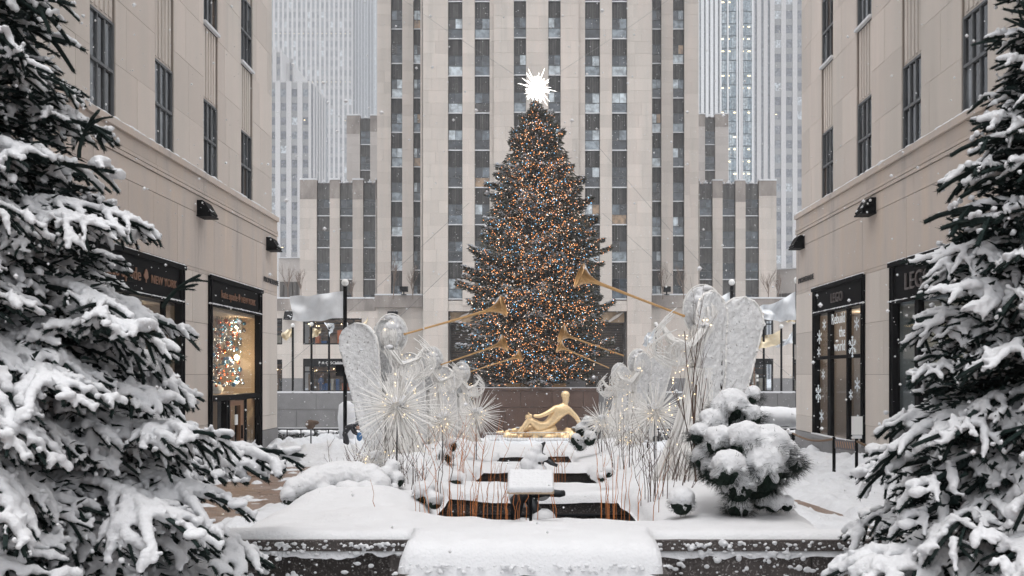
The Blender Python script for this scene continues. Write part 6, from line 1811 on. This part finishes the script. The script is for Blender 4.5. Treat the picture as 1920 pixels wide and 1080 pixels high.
# ------------------------------------------------------------------ people and odds and ends
M_coat = mat("dark jacket", (.018, .018, .022), .7); M_blue = mat("blue garment", (.04, .13, .28), .7); M_skin = mat("skin", (.50, .32, .24), .6); M_navy = mat("navy coat", (.03, .05, .10), .8); M_boots = mat("dark boots", (.015, .012, .012), .6)
def person(loc, rz, label, pose, coat, trousers, s=1.0, extra=None):
    e = empty("person", loc, rz); e.scale = (s,) * 3; tag(e, label, "person")
    if pose == 'stand':
        J = [((0, 0, .92), .13), ((0, 0, 1.12), .14), ((0, 0, 1.36), .15), ((0, 0, 1.48), .06), ((0, 0, 1.56), .07), ((0, 0, 1.66), .09), ((0, 0, 1.74), .05),
             ((.19, 0, 1.38), .07), ((.25, -.03, 1.12), .05), ((.22, -.16, .92), .04), ((-.19, 0, 1.38), .07), ((-.25, -.03, 1.12), .05), ((-.22, -.14, .92), .04),
             ((.1, 0, .84), .10), ((.11, -.02, .48), .07), ((.11, .02, .10), .05), ((.11, -.12, .04), .04), ((-.1, 0, .84), .10), ((-.11, .05, .48), .07), ((-.11, .1, .10), .05), ((-.11, -.02, .04), .04)]
    else:  # bending forward over a bag, leaning towards +x
        J = [((0, 0, .86), .14), ((.10, 0, 1.04), .15), ((.30, 0, 1.16), .15), ((.40, 0, 1.15), .06), ((.46, 0, 1.13), .07), ((.54, 0, 1.08), .09), ((.60, 0, 1.03), .05),
             ((.30, .18, 1.08), .07), ((.42, .2, .84), .05), ((.58, .12, .72), .04), ((.30, -.18, 1.08), .07), ((.40, -.2, .84), .05), ((.58, -.12, .74), .04),
             ((0, .1, .78), .10), ((.12, .12, .45), .07), ((.0, .12, .10), .05), ((.12, .12, .04), .04), ((0, -.1, .78), .10), ((.14, -.12, .45), .07), ((.04, -.12, .10), .05), ((.16, -.12, .04), .04)]
    E = [(0, 1), (1, 2), (2, 3), (3, 4), (4, 5), (5, 6), (2, 7), (7, 8), (8, 9), (2, 10), (10, 11), (11, 12), (0, 13), (13, 14), (14, 15), (15, 16), (0, 17), (17, 18), (18, 19), (19, 20)]
    skin_body(J, E, coat, "body", e, 1)
    hd = Vector(J[5][0]); b = MB(); b.ball(hd + Vector((0, 0, -.01)), .095, 10, 8, (.95, 1, 1.15)); b.build("head", M_skin, e, True)
    b = MB(); b.ball(hd + Vector((-.01, .02, .035)), .108, 10, 8, (1, 1, 1.05)); b.build("hair", M_coat, e, True)
    for k in (9, 12): b = MB(); b.ball(Vector(J[k][0]) + Vector((0, -.02, -.05)), .04, 7, 5, (.8, .8, 1.4)); b.build("hand", M_skin, e, True)
    return e
pe = person(Vector((XP(646, 32.5), 32.5, -.12)), 0, "person in dark clothes bending over at the foot of the tallest black flagpole", 'bend', M_coat, M_coat, .92)
b = MB(); b.ball((.62, -.1, .68), .15, 9, 7, (.8, .7, 1.2)); bo = b.build("backpack", M_blue, None, True); bo.location = pe.location; bo.scale = (.92,) * 3; tag(bo, "blue bag in the hands of the bending person", "bag")
person(Vector((YX(604), 98.0, .8)), 0, "person in navy coat standing in the toy shop doorway", 'stand', M_navy, M_boots, 1.05)
person(Vector((-7.6, 27.6, .1)) * 1, R(90), "blue coated reflection in the wooden revolving door, built as a person behind the glass", 'stand', M_navy, M_boots, .95).location = (-9.75, 26.1, .1)  # figure added in place of a reflection on the door glass
# white covered heater shape, street pole with a brown hood, snow-covered mounds
e = empty("covered_kiosk", at(650, 822, 37)); tag(e, "rounded white tarpaulin covered shape standing behind the tallest black flagpole", "covered object")
b = MB(); Wd = 17 * 37 / F; H_ = 70 * 37 / F
b.tube([(0, 0, 0), (0, 0, H_ * .55), (0, 0, H_ * .9), (0, 0, H_)], [Wd * .80, Wd, Wd * .85, Wd * .3], 12); b.build("cover", M_snow, e, True)
e = empty("street_post", at(583, 858, 30.6)); tag(e, "thin grey street post with a drooping brown hood near the shop corner", "post")
b = MB(); b.tube([(0, 0, -.2), (0, 0, 1.05)], .028, 8); b.build("pole", M_frame, e); b = MB(); b.ball((-.02, 0, 1.16), .20, 12, 8, (.9, .8, .85)); b.ball((.12, 0, 1.22), .14, 10, 7, (1.2, .8, .6)); b.build("hood", mat("brown weathered leather", (.10, .065, .045), .8, var=.3, vscale=9), e, True)
e = empty("black_bollard", (XP(668, 11.8), 11.8, 1.15)); tag(e, "small black fixture poking out of snow between shrub and twigs", "bollard"); b = MB(); b.tube([(0, 0, 0), (0, 0, .30)], [.035, .035], 9); b.tube([(0, 0, .26), (0, 0, .34)], .055, 9); b.build("body", M_black, e)
e = empty("covered_heap", at(1462, 800, 43)); tag(e, "long low snow covered heap behind the railing on the pine side", "snowy heap")
b = MB()
for i, (x, z, r) in enumerate(((-1.6, .3, .9), (-.8, .55, .85), (0, .5, .9), (.9, .45, .9), (1.8, .4, .95), (2.8, .35, 1))): b.ball((x, 0, z), r, 12, 8, (1.2, 1, .55))
cube("wall", M_granite, e, -2.8, 6, .5, .9, -.5, .7)
link(bpy.data.objects.new("snow", remesh(b, .06, 4, "snow")), e)
# orange pot flowers at the far corner shop
# ------------------------------------------------------------------ falling snow
b = MB(); rr = random.Random(77)
for i in range(12000):
    Y = 2.5 + 60 * rr.random() ** .8; w = Y * .62 + 1; x = rr.uniform(-w, w); z = rr.uniform(max(-.5, 1.7 - Y * .1), CZ + Y * .46)
    r = rr.choice([.005, .006, .008, .011]) * (1 if Y < 15 else 1 + (Y - 15) * .035)
    if abs(x) > 8.7 and Y < 31: continue
    c = (x, Y, z); b.octa(c, r)
tag(b.build("falling_snow", M_snow), kind='stuff')
# ------------------------------------------------------------------ the snowy air
hz = MB(); hz.box(-520, 520, -60, 620, -7, 262)
hm = bpy.data.materials.new("snowy air"); hm.use_nodes = True; t = hm.node_tree; t.nodes.remove(t.nodes["Principled BSDF"])
pv = t.nodes.new("ShaderNodeVolumePrincipled"); pv.inputs["Color"].default_value = (.93, .95, .97, 1); pv.inputs["Density"].default_value = HAZE; pv.inputs["Anisotropy"].default_value = .2
t.links.new(pv.outputs[0], t.nodes["Material Output"].inputs["Volume"])
tag(hz.build("haze", hm), kind='stuff')
print("objects", len(bpy.data.objects))
